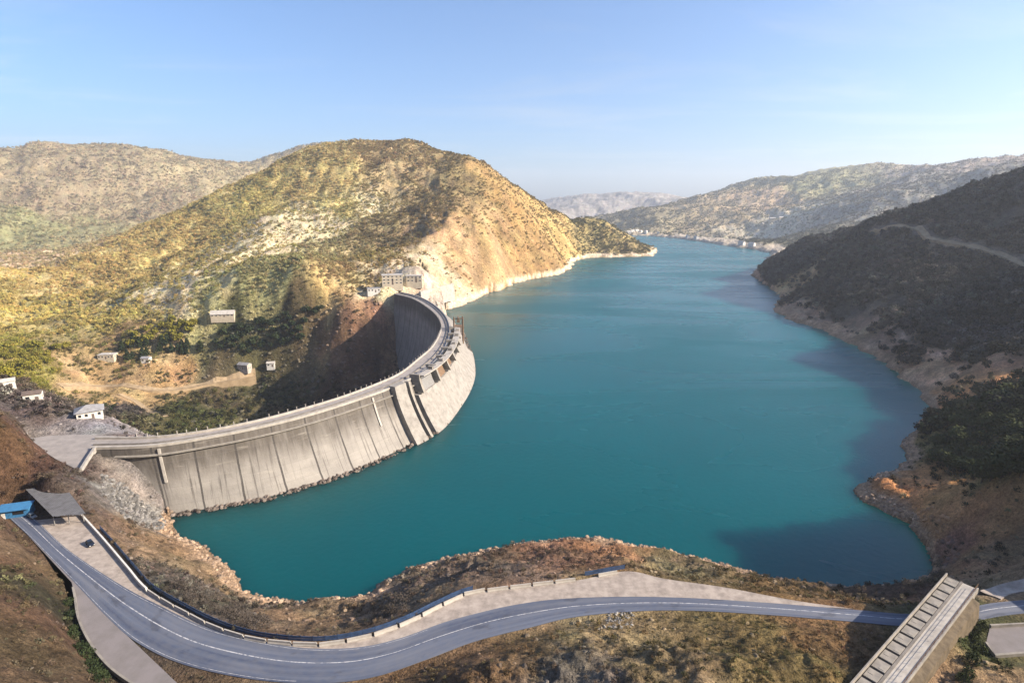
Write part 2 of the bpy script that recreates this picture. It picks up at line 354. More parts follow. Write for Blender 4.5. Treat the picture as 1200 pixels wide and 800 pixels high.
# out of the frame: unseen mountains right of and behind the viewpoint, heights shaped for their shadows
X((170,150,14),(210,200,26),(240,120,36),(260,60,48),(330,120,56),(420,230,60),(400,20,80),(520,350,80),(520,500,85),(650,500,130),(220,-40,100),(300,-150,170),(100,-120,170),(0,-250,280),(-200,-150,200),(600,100,150),(700,-200,270),(300,-500,480),(-300,-500,400),(-700,-200,380),(900,400,190),(1000,800,230),(1300,300,400),(0,-1500,600),(1500,-600,650),(-1500,-600,600),(-1500,500,250),(-1000,500,60),(-900,900,40),(-1600,1200,150),(2000,1200,450),(3500,1500,600),(-3500,1500,500),(0,-5000,700),(5000,-3000,700),(-5000,-3000,700))
CPTS = np.array(CPTS)
_r = np.hypot(CPTS[:, 0], CPTS[:, 1]) + 8
cu = np.arctan2(CPTS[:, 0], CPTS[:, 1]); cv = np.log(_r)
def tps_fit(u, v, z, lam):
    n = len(u); d2 = (u[:, None] - u[None]) ** 2 + (v[:, None] - v[None]) ** 2
    K = 0.5 * d2 * np.log(d2 + 1e-12); np.fill_diagonal(K, lam)
    P = np.stack([np.ones(n), u, v], 1); A = np.zeros((n + 3, n + 3)); A[:n, :n] = K; A[:n, n:] = P; A[n:, :n] = P.T
    return np.linalg.lstsq(A, np.concatenate([z, np.zeros(3)]), rcond=None)[0]
# copies one turn away close the ring behind the viewpoint
uu = np.concatenate([cu, cu[cu > 1.2] - 2 * math.pi, cu[cu < -1.2] + 2 * math.pi]); vv = np.concatenate([cv, cv[cu > 1.2], cv[cu < -1.2]])
zz = np.concatenate([CPTS[:, 2], CPTS[cu > 1.2, 2], CPTS[cu < -1.2, 2]])
# height measured relative to distance keeps near and far equally stiff
wgt = np.exp(-vv * .55)
coef = tps_fit(uu, vv, zz * wgt, 6e-5)
def tps(u, v):
    s = coef[-3] + coef[-2] * u + coef[-1] * v
    for k in range(len(uu)):
        d2 = (u - uu[k]) ** 2 + (v - vv[k]) ** 2
        s = s + coef[k] * 0.5 * d2 * np.log(d2 + 1e-12)
    return s * np.exp(v * .55)

TH = np.concatenate([np.arange(-180, -50, 1.5), np.arange(-50, 50, 0.11), np.arange(50, 180, 1.5)]) * math.pi / 180
RR = np.exp(np.linspace(math.log(22), math.log(15000), 800))
NT, NR = len(TH), len(RR)
# the spline is smooth: evaluate it on a coarser lattice, then refine
def axis_sub(a, k):
    i = np.unique(np.concatenate([np.arange(0, len(a), k), [len(a) - 1]])); return i
it = axis_sub(TH, 3); ir = axis_sub(RR, 3)
Uc, Vc = np.meshgrid(TH[it], np.log(RR[ir] + 8)); Hc = tps(Uc, Vc)
H = np.stack([np.interp(np.arange(NT), it, row) for row in Hc]); H = np.stack([np.interp(np.arange(NR), ir, H[:, j]) for j in range(NT)], 1)
TG, RG = np.meshgrid(TH, RR); GX = RG * np.sin(TG); GY = RG * np.cos(TG)

_sh = np.concatenate([shoreA, shoreB])
def both(X_, Y_): return np.minimum(seg_dist(X_, Y_, shoreA), seg_dist(X_, Y_, shoreB))
d_sh = both(GX, GY); d_dam = seg_dist(GX, GY, dam_w); in_lake = inside(GX, GY, lake)
d_lake = np.minimum(d_sh, d_dam)
d_flat = np.full(GX.shape, 1e6); nearm = RG < 420
for P in flat_polys:
    a = seg_dist(GX[nearm], GY[nearm], P, True); a[inside(GX[nearm], GY[nearm], P)] = 0
    d_flat[nearm] = np.minimum(d_flat[nearm], a)
d_cr = np.minimum(seg_dist(GX, GY, dam_u), seg_dist(GX, GY, dam_d))
# relief: gullies and spurs, rougher with distance, calm beside roads, dam and shore
calm = sstep(0, 25, d_flat) * sstep(2, 40, d_cr) * sstep(0, 1, d_sh / (4 + RG * .03))
big = ridged(GX / 210 + fbm(GX / 300, GY / 300, 2, 91) * .6, GY / 210, 4, 3)
mid = ridged(GX / 70, GY / 70, 3, 8); fine = fbm(GX / 16, GY / 16, 4, 21); tiny = fbm(GX / 4.0, GY / 4.0, 3, 33)
far = ridged(GX / 800, GY / 800, 5, 44)
hillm = sstep(260, 700, RG)
bankr = ridged(GX / 26 + fbm(GX / 40, GY / 40, 2, 55) * .5, GY / 26, 3, 61) * 2.0 + ridged(GX / 8, GY / 8, 2, 66) * .8
relief = (1 - hillm) * bankr + hillm * (13 * big + (5.5 + 3 * sstep(850, 1000, RG) * (RG < 1800)) * mid) + sstep(1500, 3000, RG) * 60 * far + (1 - hillm) * (2.2 * mid) + 1.5 * fine + .5 * tiny * (RG < 500)
H = H + relief * calm
# shores
low = in_lake
H = np.where(low, np.minimum(H, WZ - .25 - .55 * d_lake), H)
bank = (~in_lake) & (d_sh < d_dam + 4)
k = np.clip(d_sh / (1 + RG * .004), 0, None)
flo = WZ + .2 + (.55 + .25 * vnoise(GX / 14, GY / 14, 71)) * np.minimum(d_sh, 9 + RG * .004)
H = np.where(bank & (d_sh < 14 + RG * .006), np.maximum(H, flo + .35 * fine), H)
# roads and aprons are graded flat with cut banks beside them
w = sstep(0.6, 7.5, d_flat); H = np.where(d_flat < 7.5, H * w + (-.12) * (1 - w), H)
# the ground under the dam stays inside its body
def lookup(A, x, y):
    x = np.asarray(x, float); y = np.asarray(y, float)
    j = np.interp(np.arctan2(x, y), TH, np.arange(NT)); i = np.interp(np.log(np.hypot(x, y) + 1e-9), np.log(RR), np.arange(NR))
    i0 = np.clip(i.astype(int), 0, NR - 2); j0 = np.clip(j.astype(int), 0, NT - 2); fi = i - i0; fj = j - j0
    return (A[i0, j0] * (1 - fi) * (1 - fj) + A[i0 + 1, j0] * fi * (1 - fj) + A[i0, j0 + 1] * (1 - fi) * fj + A[i0 + 1, j0 + 1] * fi * fj)
dam_face_in = inside(GX, GY, np.concatenate([dam_u[:-3], dam_d[:-3][::-1]]))
H = np.where(dam_face_in | ((d_cr < 3) & (np.abs(GX) < 260)), np.minimum(H, -3.5), H)
# spillway bridge passes over: keep the ground below its deck
BR = [at(1104, 671, 7), at(1152, 676, 7), at(1098, 812, 7), at(985, 812, 7)]
br_in = inside(GX, GY, np.array(BR)) & (RG < 400); H = np.where(br_in, np.minimum(H, 1.0), H)

_ax = (BR[0] - BR[3])[:2]; _bl = np.linalg.norm(_ax); _ax = _ax / _bl; _sv = np.array([_ax[1], -_ax[0]]); _wb = float(np.dot((BR[1] - BR[0])[:2], _sv))
_u = (GX - BR[3][0]) * _ax[0] + (GY - BR[3][1]) * _ax[1]; _v = (GX - BR[3][0]) * _sv[0] + (GY - BR[3][1]) * _sv[1]
bank_h = (4.6 + .6 * fbm(GX / 5, GY / 5, 3, 19) - .38 * np.clip(_v - _wb, 0, None)) * sstep(1.5, 9, d_flat)
H = np.where((RG < 400) & (_v > _wb - .3) & (_v < _wb + 14) & (_u > -25) & (_u < _bl - 10), np.maximum(H, bank_h), H)
def hgt(x, y): return float(lookup(H, x, y))
TT = np.exp(np.linspace(math.log(40), math.log(9000), 5000))
def hit(px, py):
    d = ray(px, py); x = d[0] * TT; y = d[1] * TT; z = CAM_H + d[2] * TT
    g = z - lookup(H, x, y); b = np.nonzero(g < 0)[0]
    if len(b) == 0: return None
    i = b[0]; return np.array([x[i], y[i], lookup(H, x[i], y[i])])

# ------------------------------------------------------------------ land cover: ground colour, plant colour, plant density by district
COVER = [ # photo pixel inside the district, ground, plants, density
 (60,230,(.20,.16,.10),(.14,.115,.065),.8),(180,230,(.21,.17,.105),(.15,.12,.065),.8),(30,260,(.21,.20,.10),(.13,.12,.05),.6),(20,300,(.40,.30,.20),(.16,.13,.06),.5),(250,200,(.23,.19,.11),(.15,.125,.065),.7),
 (380,200,(.30,.24,.10),(.19,.15,.055),.75),(460,185,(.28,.21,.11),(.16,.12,.06),.8),(300,250,(.32,.27,.10),(.20,.17,.055),.8),(400,240,(.34,.29,.12),(.17,.145,.05),.6),(200,300,(.34,.28,.12),(.21,.16,.055),.85),
 (100,330,(.33,.26,.12),(.22,.165,.055),.9),(30,370,(.30,.25,.10),(.22,.175,.045),.9),(150,370,(.30,.25,.10),(.20,.165,.045),.9),(250,340,(.38,.34,.18),(.15,.145,.05),.6),
 (190,345,(.55,.48,.33),(.19,.16,.06),.3),(260,315,(.58,.50,.34),(.19,.16,.06),.25),(330,285,(.60,.52,.36),(.19,.16,.06),.2),(390,250,(.56,.48,.32),(.19,.16,.06),.3),
 (330,320,(.28,.26,.12),(.14,.13,.05),.9),(440,270,(.24,.19,.10),(.125,.10,.05),1.),(500,240,(.24,.18,.09),(.125,.095,.045),1.),(540,210,(.22,.17,.08),(.115,.09,.04),1.),(380,330,(.30,.22,.10),(.17,.125,.05),.9),(450,300,(.24,.19,.09),(.13,.105,.04),1.),
 (575,215,(.36,.24,.10),(.19,.14,.055),.4),(600,240,(.35,.225,.09),(.18,.13,.05),.5),(560,260,(.38,.26,.12),(.18,.13,.05),.25),(540,290,(.42,.28,.15),(.18,.13,.05),.15),(620,275,(.33,.21,.09),(.16,.12,.045),.5),(590,300,(.41,.28,.15),(.18,.13,.05),.15),
 (660,275,(.36,.25,.10),(.13,.10,.035),.6),(700,268,(.24,.19,.08),(.085,.08,.03),.9),(735,283,(.26,.20,.09),(.09,.08,.03),.8),(500,310,(.55,.45,.30),(.18,.13,.05),.0),(480,325,(.56,.47,.34),(.18,.13,.05),.0),(515,335,(.52,.42,.33),(.18,.13,.05),.0),(440,345,(.62,.56,.44),(.2,.15,.06),.1),
 (700,235,(.24,.22,.20),(.15,.14,.12),.3),(760,255,(.22,.19,.12),(.11,.10,.06),.7),(850,250,(.30,.24,.15),(.13,.115,.06),.5),(890,240,(.36,.27,.18),(.13,.115,.06),.4),(960,215,(.24,.23,.13),(.13,.125,.07),.6),(920,262,(.40,.36,.27),(.12,.12,.07),.4),(850,280,(.18,.16,.11),(.09,.085,.055),.8),(890,283,(.13,.12,.08),(.07,.07,.045),.9),
 (1080,210,(.20,.19,.17),(.11,.105,.09),.7),(1000,245,(.22,.21,.18),(.12,.115,.09),.7),(1160,190,(.30,.25,.21),(.13,.115,.09),.5),
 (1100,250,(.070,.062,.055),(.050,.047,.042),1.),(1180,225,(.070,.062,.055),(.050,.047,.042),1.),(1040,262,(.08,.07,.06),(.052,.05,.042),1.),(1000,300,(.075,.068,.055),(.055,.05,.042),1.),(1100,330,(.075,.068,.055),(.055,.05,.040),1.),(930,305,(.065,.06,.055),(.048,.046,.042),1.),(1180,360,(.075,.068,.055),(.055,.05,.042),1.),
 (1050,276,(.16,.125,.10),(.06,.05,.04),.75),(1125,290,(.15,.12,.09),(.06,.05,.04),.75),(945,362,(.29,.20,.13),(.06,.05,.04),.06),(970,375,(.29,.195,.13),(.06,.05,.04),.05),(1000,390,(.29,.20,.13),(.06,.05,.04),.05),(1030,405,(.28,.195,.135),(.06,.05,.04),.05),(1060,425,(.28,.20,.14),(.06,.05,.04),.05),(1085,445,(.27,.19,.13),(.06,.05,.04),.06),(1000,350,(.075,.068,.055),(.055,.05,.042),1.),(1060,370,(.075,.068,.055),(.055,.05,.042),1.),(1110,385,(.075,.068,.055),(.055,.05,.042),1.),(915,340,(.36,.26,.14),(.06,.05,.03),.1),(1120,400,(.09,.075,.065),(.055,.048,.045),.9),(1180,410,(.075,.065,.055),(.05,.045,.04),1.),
 (1130,455,(.30,.17,.085),(.06,.05,.03),.15),(1165,425,(.34,.20,.11),(.06,.05,.03),.1),(1100,470,(.20,.115,.06),(.06,.05,.03),.3),(1130,500,(.085,.075,.035),(.05,.055,.022),.9),(1190,470,(.10,.085,.05),(.05,.055,.022),.8),(1180,540,(.06,.06,.03),(.04,.048,.02),.9),(1050,572,(.22,.125,.06),(.06,.05,.03),.15),(1110,600,(.20,.12,.06),(.06,.05,.03),.25),(1170,620,(.15,.10,.055),(.06,.055,.03),.5),(1120,650,(.10,.06,.045),(.05,.04,.03),.6),(1190,660,(.13,.10,.07),(.06,.05,.04),.5),
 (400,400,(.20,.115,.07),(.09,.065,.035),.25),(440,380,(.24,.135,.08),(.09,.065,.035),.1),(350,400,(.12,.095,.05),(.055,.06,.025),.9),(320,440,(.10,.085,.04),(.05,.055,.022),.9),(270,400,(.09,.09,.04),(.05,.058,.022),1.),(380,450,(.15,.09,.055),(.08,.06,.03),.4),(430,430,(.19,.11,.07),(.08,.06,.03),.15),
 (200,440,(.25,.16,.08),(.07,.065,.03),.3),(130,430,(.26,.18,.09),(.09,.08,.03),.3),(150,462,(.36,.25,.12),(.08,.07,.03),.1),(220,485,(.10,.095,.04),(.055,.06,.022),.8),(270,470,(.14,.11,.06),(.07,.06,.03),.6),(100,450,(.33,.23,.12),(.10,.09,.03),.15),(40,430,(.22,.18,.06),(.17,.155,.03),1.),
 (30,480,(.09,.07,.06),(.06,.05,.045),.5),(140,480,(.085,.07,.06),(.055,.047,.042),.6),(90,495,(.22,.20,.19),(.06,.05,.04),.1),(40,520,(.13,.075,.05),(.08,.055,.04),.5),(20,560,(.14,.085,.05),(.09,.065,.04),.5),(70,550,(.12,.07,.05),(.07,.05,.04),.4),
 (140,590,(.25,.235,.225),(.07,.06,.05),.05),(170,605,(.26,.245,.235),(.07,.06,.05),.0),(120,570,(.12,.09,.075),(.07,.05,.045),.4),(200,640,(.26,.18,.11),(.08,.06,.04),.15),(250,660,(.34,.23,.13),(.09,.07,.04),.08),(230,690,(.12,.10,.085),(.06,.052,.045),.7),(290,710,(.11,.09,.07),(.055,.05,.04),.7),(350,718,(.27,.18,.11),(.08,.06,.04),.2),(400,712,(.28,.19,.12),(.08,.06,.04),.2),
 (470,690,(.20,.155,.115),(.075,.06,.045),.5),(560,665,(.17,.125,.095),(.08,.06,.045),.6),(660,655,(.19,.11,.07),(.08,.055,.04),.5),(720,645,(.28,.15,.08),(.08,.055,.04),.3),(800,665,(.15,.12,.065),(.08,.07,.035),.6),(950,695,(.20,.13,.065),(.08,.06,.03),.4),(1060,690,(.10,.06,.045),(.05,.04,.03),.5),
 (20,640,(.19,.125,.075),(.085,.065,.04),.6),(30,720,(.16,.105,.065),(.085,.065,.04),.6),(60,780,(.14,.095,.06),(.075,.06,.04),.6),(20,790,(.14,.095,.06),(.075,.06,.04),.6),(95,740,(.06,.06,.035),(.04,.048,.022),.9),
 (600,760,(.20,.13,.07),(.09,.065,.035),.5),(720,730,(.30,.23,.12),(.10,.08,.035),.4),(680,790,(.17,.135,.11),(.09,.07,.05),.5),(850,750,(.16,.12,.055),(.09,.075,.035),.7),(900,790,(.17,.135,.06),(.09,.08,.035),.7),(980,740,(.19,.11,.055),(.10,.065,.035),.6),(500,790,(.19,.12,.065),(.09,.065,.035),.5),(780,790,(.20,.15,.08),(.09,.075,.04),.5),
 (1140,740,(.08,.085,.035),(.04,.05,.018),.8),(1180,690,(.22,.16,.10),(.07,.06,.03),.3),(1150,790,(.26,.18,.10),(.06,.06,.025),.3)]
COVER += [(220,332,(.58,.50,.34),(.19,.16,.06),.2),(295,300,(.60,.52,.36),(.19,.16,.06),.15),(362,268,(.58,.5,.34),(.19,.16,.06),.15),(415,240,(.55,.46,.31),(.19,.16,.06),.2),(245,352,(.28,.26,.12),(.14,.13,.05),.9),(300,322,(.28,.26,.12),(.14,.13,.05),.9),(370,290,(.26,.23,.12),(.14,.12,.05),.95)]
def tone(c):
    # left hill plants made paler; gorge colours darkened to imitate shade; near banks darker soil
    px, py, g_, p_, d_ = c
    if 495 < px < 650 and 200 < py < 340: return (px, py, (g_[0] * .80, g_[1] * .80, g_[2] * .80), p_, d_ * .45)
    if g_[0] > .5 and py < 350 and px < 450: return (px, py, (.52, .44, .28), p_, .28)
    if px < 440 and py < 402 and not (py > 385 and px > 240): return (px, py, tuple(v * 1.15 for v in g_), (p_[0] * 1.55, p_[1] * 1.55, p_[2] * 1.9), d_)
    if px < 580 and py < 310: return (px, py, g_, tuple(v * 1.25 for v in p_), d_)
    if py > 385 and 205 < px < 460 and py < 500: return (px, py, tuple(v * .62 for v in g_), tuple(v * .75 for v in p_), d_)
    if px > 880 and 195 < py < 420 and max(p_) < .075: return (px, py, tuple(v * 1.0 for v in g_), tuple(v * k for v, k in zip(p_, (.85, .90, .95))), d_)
    if px > 1000 and 430 < py < 690: return (px, py, (g_[0] * 1.7, g_[1] * 1.5, g_[2] * 1.3), p_, d_ * (.3 if d_ < .7 else 1))
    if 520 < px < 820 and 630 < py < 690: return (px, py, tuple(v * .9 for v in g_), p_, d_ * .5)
    if 925 < px < 1100 and 355 < py < 450 and g_[0] > .25: return (px, py, (g_[0] * 1.4, g_[1] * 1.22, g_[2] * 1.05), p_, .02)
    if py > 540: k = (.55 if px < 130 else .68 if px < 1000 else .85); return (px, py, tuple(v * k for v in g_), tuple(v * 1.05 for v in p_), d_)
    return c
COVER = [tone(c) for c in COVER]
ca = []
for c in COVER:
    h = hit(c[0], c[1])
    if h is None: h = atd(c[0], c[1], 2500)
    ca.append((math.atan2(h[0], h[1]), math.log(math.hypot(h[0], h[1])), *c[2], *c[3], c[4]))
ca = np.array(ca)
def cover(x, y):
    u = np.arctan2(x, y); v = np.log(np.hypot(x, y)); r = np.exp(v)
    wl = np.clip(r * .09, 6, 400)
    # districts interlock along ragged edges
    lv = np.round(np.log2(wl)); s = 2.0 ** lv
    u = u + .035 * fbm(x / s, y / s, 3, 201); v = v + .05 * fbm(x / s, y / s, 3, 301)
    W = np.zeros(x.shape); A = np.zeros(x.shape + (7,))
    for a in ca:
        ww = 1 / (((u - a[0]) ** 2 + .6 * (v - a[1]) ** 2) + 2e-5) ** 2.2
        W += ww; A += ww[..., None] * a[2:]
    return A / W[..., None]
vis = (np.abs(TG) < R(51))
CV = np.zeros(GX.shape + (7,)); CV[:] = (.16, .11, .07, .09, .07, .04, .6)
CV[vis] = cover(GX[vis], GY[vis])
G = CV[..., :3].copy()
# patchy soil
pn = fbm(GX / 35, GY / 35, 4, 401); pn2 = fbm(GX / 9, GY / 9, 3, 411)
G *= (1 + .38 * pn + .22 * pn2 * (RG < 900))[..., None]
G[..., 0] *= 1 + .10 * fbm(GX / 22, GY / 22, 3, 431); G[..., 2] *= 1 - .12 * fbm(GX / 28, GY / 28, 3, 441)
# bare drawdown band above the water
alt = H - WZ
left_b = (GX < GY * .27 + 40) & (RG > 600)
bandh = np.where(left_b, 9 + 4 * fbm(GX / 40, GY / 40, 3, 451), np.where(RG > 1200, 14, 5 + 2.5 * fbm(GX / 15, GY / 15, 3, 452)))
near_sh = (d_sh < 14 + RG * .05) & (~in_lake)
bw = (1 - sstep(bandh * .7, bandh * 1.15, alt)) * near_sh
stra = .5 + .5 * np.sin(alt * 2.2 + 2 * pn)
bcol = np.where(left_b[..., None], np.array([.56, .45, .33]), np.where((RG > 1500)[..., None], np.array([.36, .31, .25]), np.array([.33, .225, .145])))
bcol = bcol * (.82 + .25 * stra + .25 * pn2)[..., None]
G = G * (1 - bw[..., None]) + bcol * bw[..., None]
wet = (1 - sstep(.2, 1.4, alt)) * (alt > -1); G = G * (1 - .45 * wet)[..., None]
DENS = CV[..., 6] * (1 - bw)
# steep ground shows rock
gz_t = np.gradient(H, axis=1) / (np.gradient(TG, axis=1) * RG); gz_r = np.gradient(H, axis=0) / np.gradient(RG, axis=0)
slope = np.hypot(gz_t, gz_r)
st = sstep(.95, 1.6, slope) * (RG < 1800); DENS *= 1 - .8 * st
G = np.clip(G, .015, .85)

idx = np.arange(NR * NT).reshape(NR, NT); nx = np.roll(idx, -1, 1)
Fq = np.stack([idx[:-1], nx[:-1], nx[1:], idx[1:]], -1).reshape(-1)
Vt = np.stack([GX, GY, H], -1).reshape(-1, 3)
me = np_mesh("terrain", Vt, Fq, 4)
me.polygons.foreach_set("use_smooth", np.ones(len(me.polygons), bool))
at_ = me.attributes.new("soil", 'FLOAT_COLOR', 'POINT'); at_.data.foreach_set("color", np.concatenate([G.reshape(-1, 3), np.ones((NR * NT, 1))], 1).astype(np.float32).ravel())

def terrain_mat():
    m = bpy.data.materials.new("soil_and_rock"); m.use_nodes = True; t = m.node_tree; N = t.nodes; L = t.links
    p = N["Principled BSDF"]; p.inputs["Roughness"].default_value = .95; p.inputs["Specular IOR Level"].default_value = .1
    a = N.new("ShaderNodeAttribute"); a.attribute_name = "soil"; tc = N.new("ShaderNodeTexCoord")
    col = a.outputs["Color"]
    hts = []
    for sc, lo, hi in ((2.7, .6, 1.5), (.9, .55, 1.55), (.22, .62, 1.42), (.06, .75, 1.25)):
        nz = N.new("ShaderNodeTexNoise"); nz.inputs["Scale"].default_value = sc; nz.inputs["Detail"].default_value = 5; nz.inputs["Roughness"].default_value = .7
        L.new(tc.outputs["Object"], nz.inputs["Vector"])
        mr = N.new("ShaderNodeMapRange"); mr.inputs[1].default_value = .3; mr.inputs[2].default_value = .7; mr.inputs[3].default_value = lo; mr.inputs[4].default_value = hi
        L.new(nz.outputs["Fac"], mr.inputs[0])
        vm = N.new("ShaderNodeVectorMath"); vm.operation = 'SCALE'; L.new(col, vm.inputs[0]); L.new(mr.outputs[0], vm.inputs["Scale"]); col = vm.outputs[0]
        hts.append(nz.outputs["Fac"])
    L.new(col, p.inputs["Base Color"])
    b1 = N.new("ShaderNodeBump"); b1.inputs["Strength"].default_value = .9; b1.inputs["Distance"].default_value = 1.0; L.new(hts[1], b1.inputs["Height"])
    b2 = N.new("ShaderNodeBump"); b2.inputs["Strength"].default_value = .8; b2.inputs["Distance"].default_value = 3.5; L.new(hts[2], b2.inputs["Height"]); L.new(b1.outputs[0], b2.inputs["Normal"])
    L.new(b2.outputs[0], p.inputs["Normal"])
    return m
M['soil'] = terrain_mat()
struct(link("terrain", me, M['soil']))

# ------------------------------------------------------------------ lake
def water_mat():
    m = bpy.data.materials.new("lake_water"); m.use_nodes = True; t = m.node_tree; N = t.nodes; L = t.links
    p = N["Principled BSDF"]; p.inputs["Subsurface Weight"].default_value = 1.0; p.inputs["Subsurface Radius"].default_value = (.5, .9, 1.0); p.inputs["Subsurface Scale"].default_value = 160.0; p.inputs["Roughness"].default_value = .3; p.inputs["IOR"].default_value = 1.33; p.inputs["Specular IOR Level"].default_value = .30
    tc = N.new("ShaderNodeTexCoord"); nz = N.new("ShaderNodeTexNoise"); nz.inputs["Scale"].default_value = .004; nz.inputs["Detail"].default_value = 3
    L.new(tc.outputs["Object"], nz.inputs["Vector"])
    mx = N.new("ShaderNodeMix"); mx.data_type = 'RGBA'; mx.inputs["A"].default_value = (.0, .056, .064, 1); mx.inputs["B"].default_value = (.0, .098, .118, 1)
    L.new(nz.outputs["Fac"], mx.inputs["Factor"]); L.new(mx.outputs["Result"], p.inputs["Base Color"])
    # wind lanes: ruffled and calm water side by side
    wm_ = N.new("ShaderNodeMapping"); wm_.inputs["Scale"].default_value = (.0035, .011, 1); wm_.inputs["Rotation"].default_value = (0, 0, .35); L.new(tc.outputs["Object"], wm_.inputs["Vector"])
    wn = N.new("ShaderNodeTexNoise"); wn.inputs["Scale"].default_value = 1; wn.inputs["Detail"].default_value = 5; wn.inputs["Distortion"].default_value = .8; L.new(wm_.outputs[0], wn.inputs["Vector"])
    wr = N.new("ShaderNodeMapRange"); wr.inputs[1].default_value = .38; wr.inputs[2].default_value = .64; wr.inputs[3].default_value = .22; wr.inputs[4].default_value = .36; L.new(wn.outputs["Fac"], wr.inputs[0]); L.new(wr.outputs[0], p.inputs["Roughness"])
    w1 = N.new("ShaderNodeTexNoise"); w1.inputs["Scale"].default_value = .35; w1.inputs["Detail"].default_value = 4; L.new(tc.outputs["Object"], w1.inputs["Vector"])
    b = N.new("ShaderNodeBump"); b.inputs["Strength"].default_value = .3; b.inputs["Distance"].default_value = .45; L.new(w1.outputs["Fac"], b.inputs["Height"]); L.new(b.outputs[0], p.inputs["Normal"])
    return m
P2 = lake[:, :2]; area = .5 * np.sum(P2[:, 0] * np.roll(P2[:, 1], -1) - np.roll(P2[:, 0], -1) * P2[:, 1])
tn = np.roll(P2, -1, 0) - np.roll(P2, 1, 0); tn /= np.linalg.norm(tn, axis=1)[:, None] + 1e-9
off = np.stack([tn[:, 1], -tn[:, 0]], 1) * (1 if area > 0 else -1)
Pw = P2 + off * np.minimum(2.5 + np.hypot(P2[:, 0], P2[:, 1])[:, None] * .002, 6)
tri = tessellate_polygon([[Vector((x, y, 0)) for x, y in Pw]])
nw = len(Pw); tri = np.array(tri).reshape(-1, 3)
k_ = np.arange(nw); k2 = (k_ + 1) % nw
side = np.concatenate([np.stack([k_, k2, k2 + nw], 1), np.stack([k_, k2 + nw, k_ + nw], 1)])
wm = np_mesh("lake_water", np.concatenate([np.concatenate([Pw, np.full((nw, 1), WZ)], 1), np.concatenate([Pw, np.full((nw, 1), WZ - 90)], 1)]), np.concatenate([tri, tri + nw, side]).ravel(), 3)
bm = bmesh.new(); bm.from_mesh(wm); bmesh.ops.recalc_face_normals(bm, faces=bm.faces)
if sum(f.normal.z for f in bm.faces if f.calc_center_median().z > WZ - 1) < 0: bmesh.ops.reverse_faces(bm, faces=bm.faces)
bm.to_mesh(wm); bm.free()
wm.polygons.foreach_set('use_smooth', [False] * len(wm.polygons))
struct(link("lake_water", wm, water_mat()))

# ------------------------------------------------------------------ roads
def ribbon(name, A, Bl, z, m, n=220, kind=True, skirt=.5):
    A = resample(A, n); Bl = resample(Bl, n); bm = bmesh.new()
    rows = []
    for a, b in zip(A, Bl):
        rows.append([(a[0], a[1], z - skirt), (a[0], a[1], z)] + [(a[0] + (b[0] - a[0]) * f, a[1] + (b[1] - a[1]) * f, z) for f in (.25, .5, .75)] + [(b[0], b[1], z), (b[0], b[1], z - skirt)])
    V_ = loft(bm, rows); uvl = bm.loops.layers.uv.new("UVMap"); ln_ = plen(A)
    mp_ = {v: (ln_ * i / n, k / 6) for i, r_ in enumerate(V_) for k, v in enumerate(r_)}
    for f in bm.faces:
        for l in f.loops: l[uvl].uv = mp_[l.vert]
    o = bm_obj(name, bm, m)
    bm2 = bmesh.new(); bm2.from_mesh(o.data)
    if sum(f.normal.z for f in bm2.faces) < 0: bmesh.ops.reverse_faces(bm2, faces=bm2.faces)
    bm2.to_mesh(o.data); bm2.free()
    return struct(o) if kind else o
def asphalt_mat():
    m = bpy.data.materials.new("worn_asphalt"); m.use_nodes = True; t = m.node_tree; N = t.nodes; L = t.links
    p = N["Principled BSDF"]; p.inputs["Roughness"].default_value = .8; p.inputs["Specular IOR Level"].default_value = .3
    uv = N.new("ShaderNodeUVMap"); uv.uv_map = "UVMap"
    def noise(sx, sy, lo, hi, c, d):
        mp = N.new("ShaderNodeMapping"); mp.inputs["Scale"].default_value = (sx, sy, 1); L.new(uv.outputs[0], mp.inputs["Vector"])
        z = N.new("ShaderNodeTexNoise"); z.inputs["Scale"].default_value = 1; z.inputs["Detail"].default_value = 5; L.new(mp.outputs[0], z.inputs["Vector"])
        r_ = N.new("ShaderNodeMapRange"); r_.inputs[1].default_value = lo; r_.inputs[2].default_value = hi; r_.inputs[3].default_value = c; r_.inputs[4].default_value = d; L.new(z.outputs["Fac"], r_.inputs[0]); return r_.outputs[0]
    col = None
    def mix(f, a, b):
        n = N.new("ShaderNodeMix"); n.data_type = 'RGBA'; L.new(f, n.inputs["Factor"])
        for k, q in (("A", a), ("B", b)):
            if isinstance(q, tuple): n.inputs[k].default_value = (*q, 1)
            else: L.new(q, n.inputs[k])
        return n.outputs["Result"]
    c = mix(noise(.012, 9.0, .35, .65, 0, 1), (.050, .066, .112), (.115, .135, .185))
    c = mix(noise(.03, 2.5, .5, .7, 0, .7), c, (.16, .17, .20))
    c = mix(noise(.12, 3.0, .60, .66, 0, .6), c, (.035, .042, .065))
    c = mix(noise(.5, 14, .3, .7, 0, .35), c, (.16, .155, .16))
    L.new(c, p.inputs["Base Color"]); return m
M['asphalt'] = asphalt_mat()
rU = resample(road_up, 400); rL = resample(road_lo, 400)
ribbon("gravel_shoulder", shoulder_up, resample(road_up, 400)[18:322], .02, M['gravel'])
ribbon("layby", layby_out, rL[22:112], .024, M['layby'])
ribbon("road", rU, rL, .05, M['asphalt'], 400)
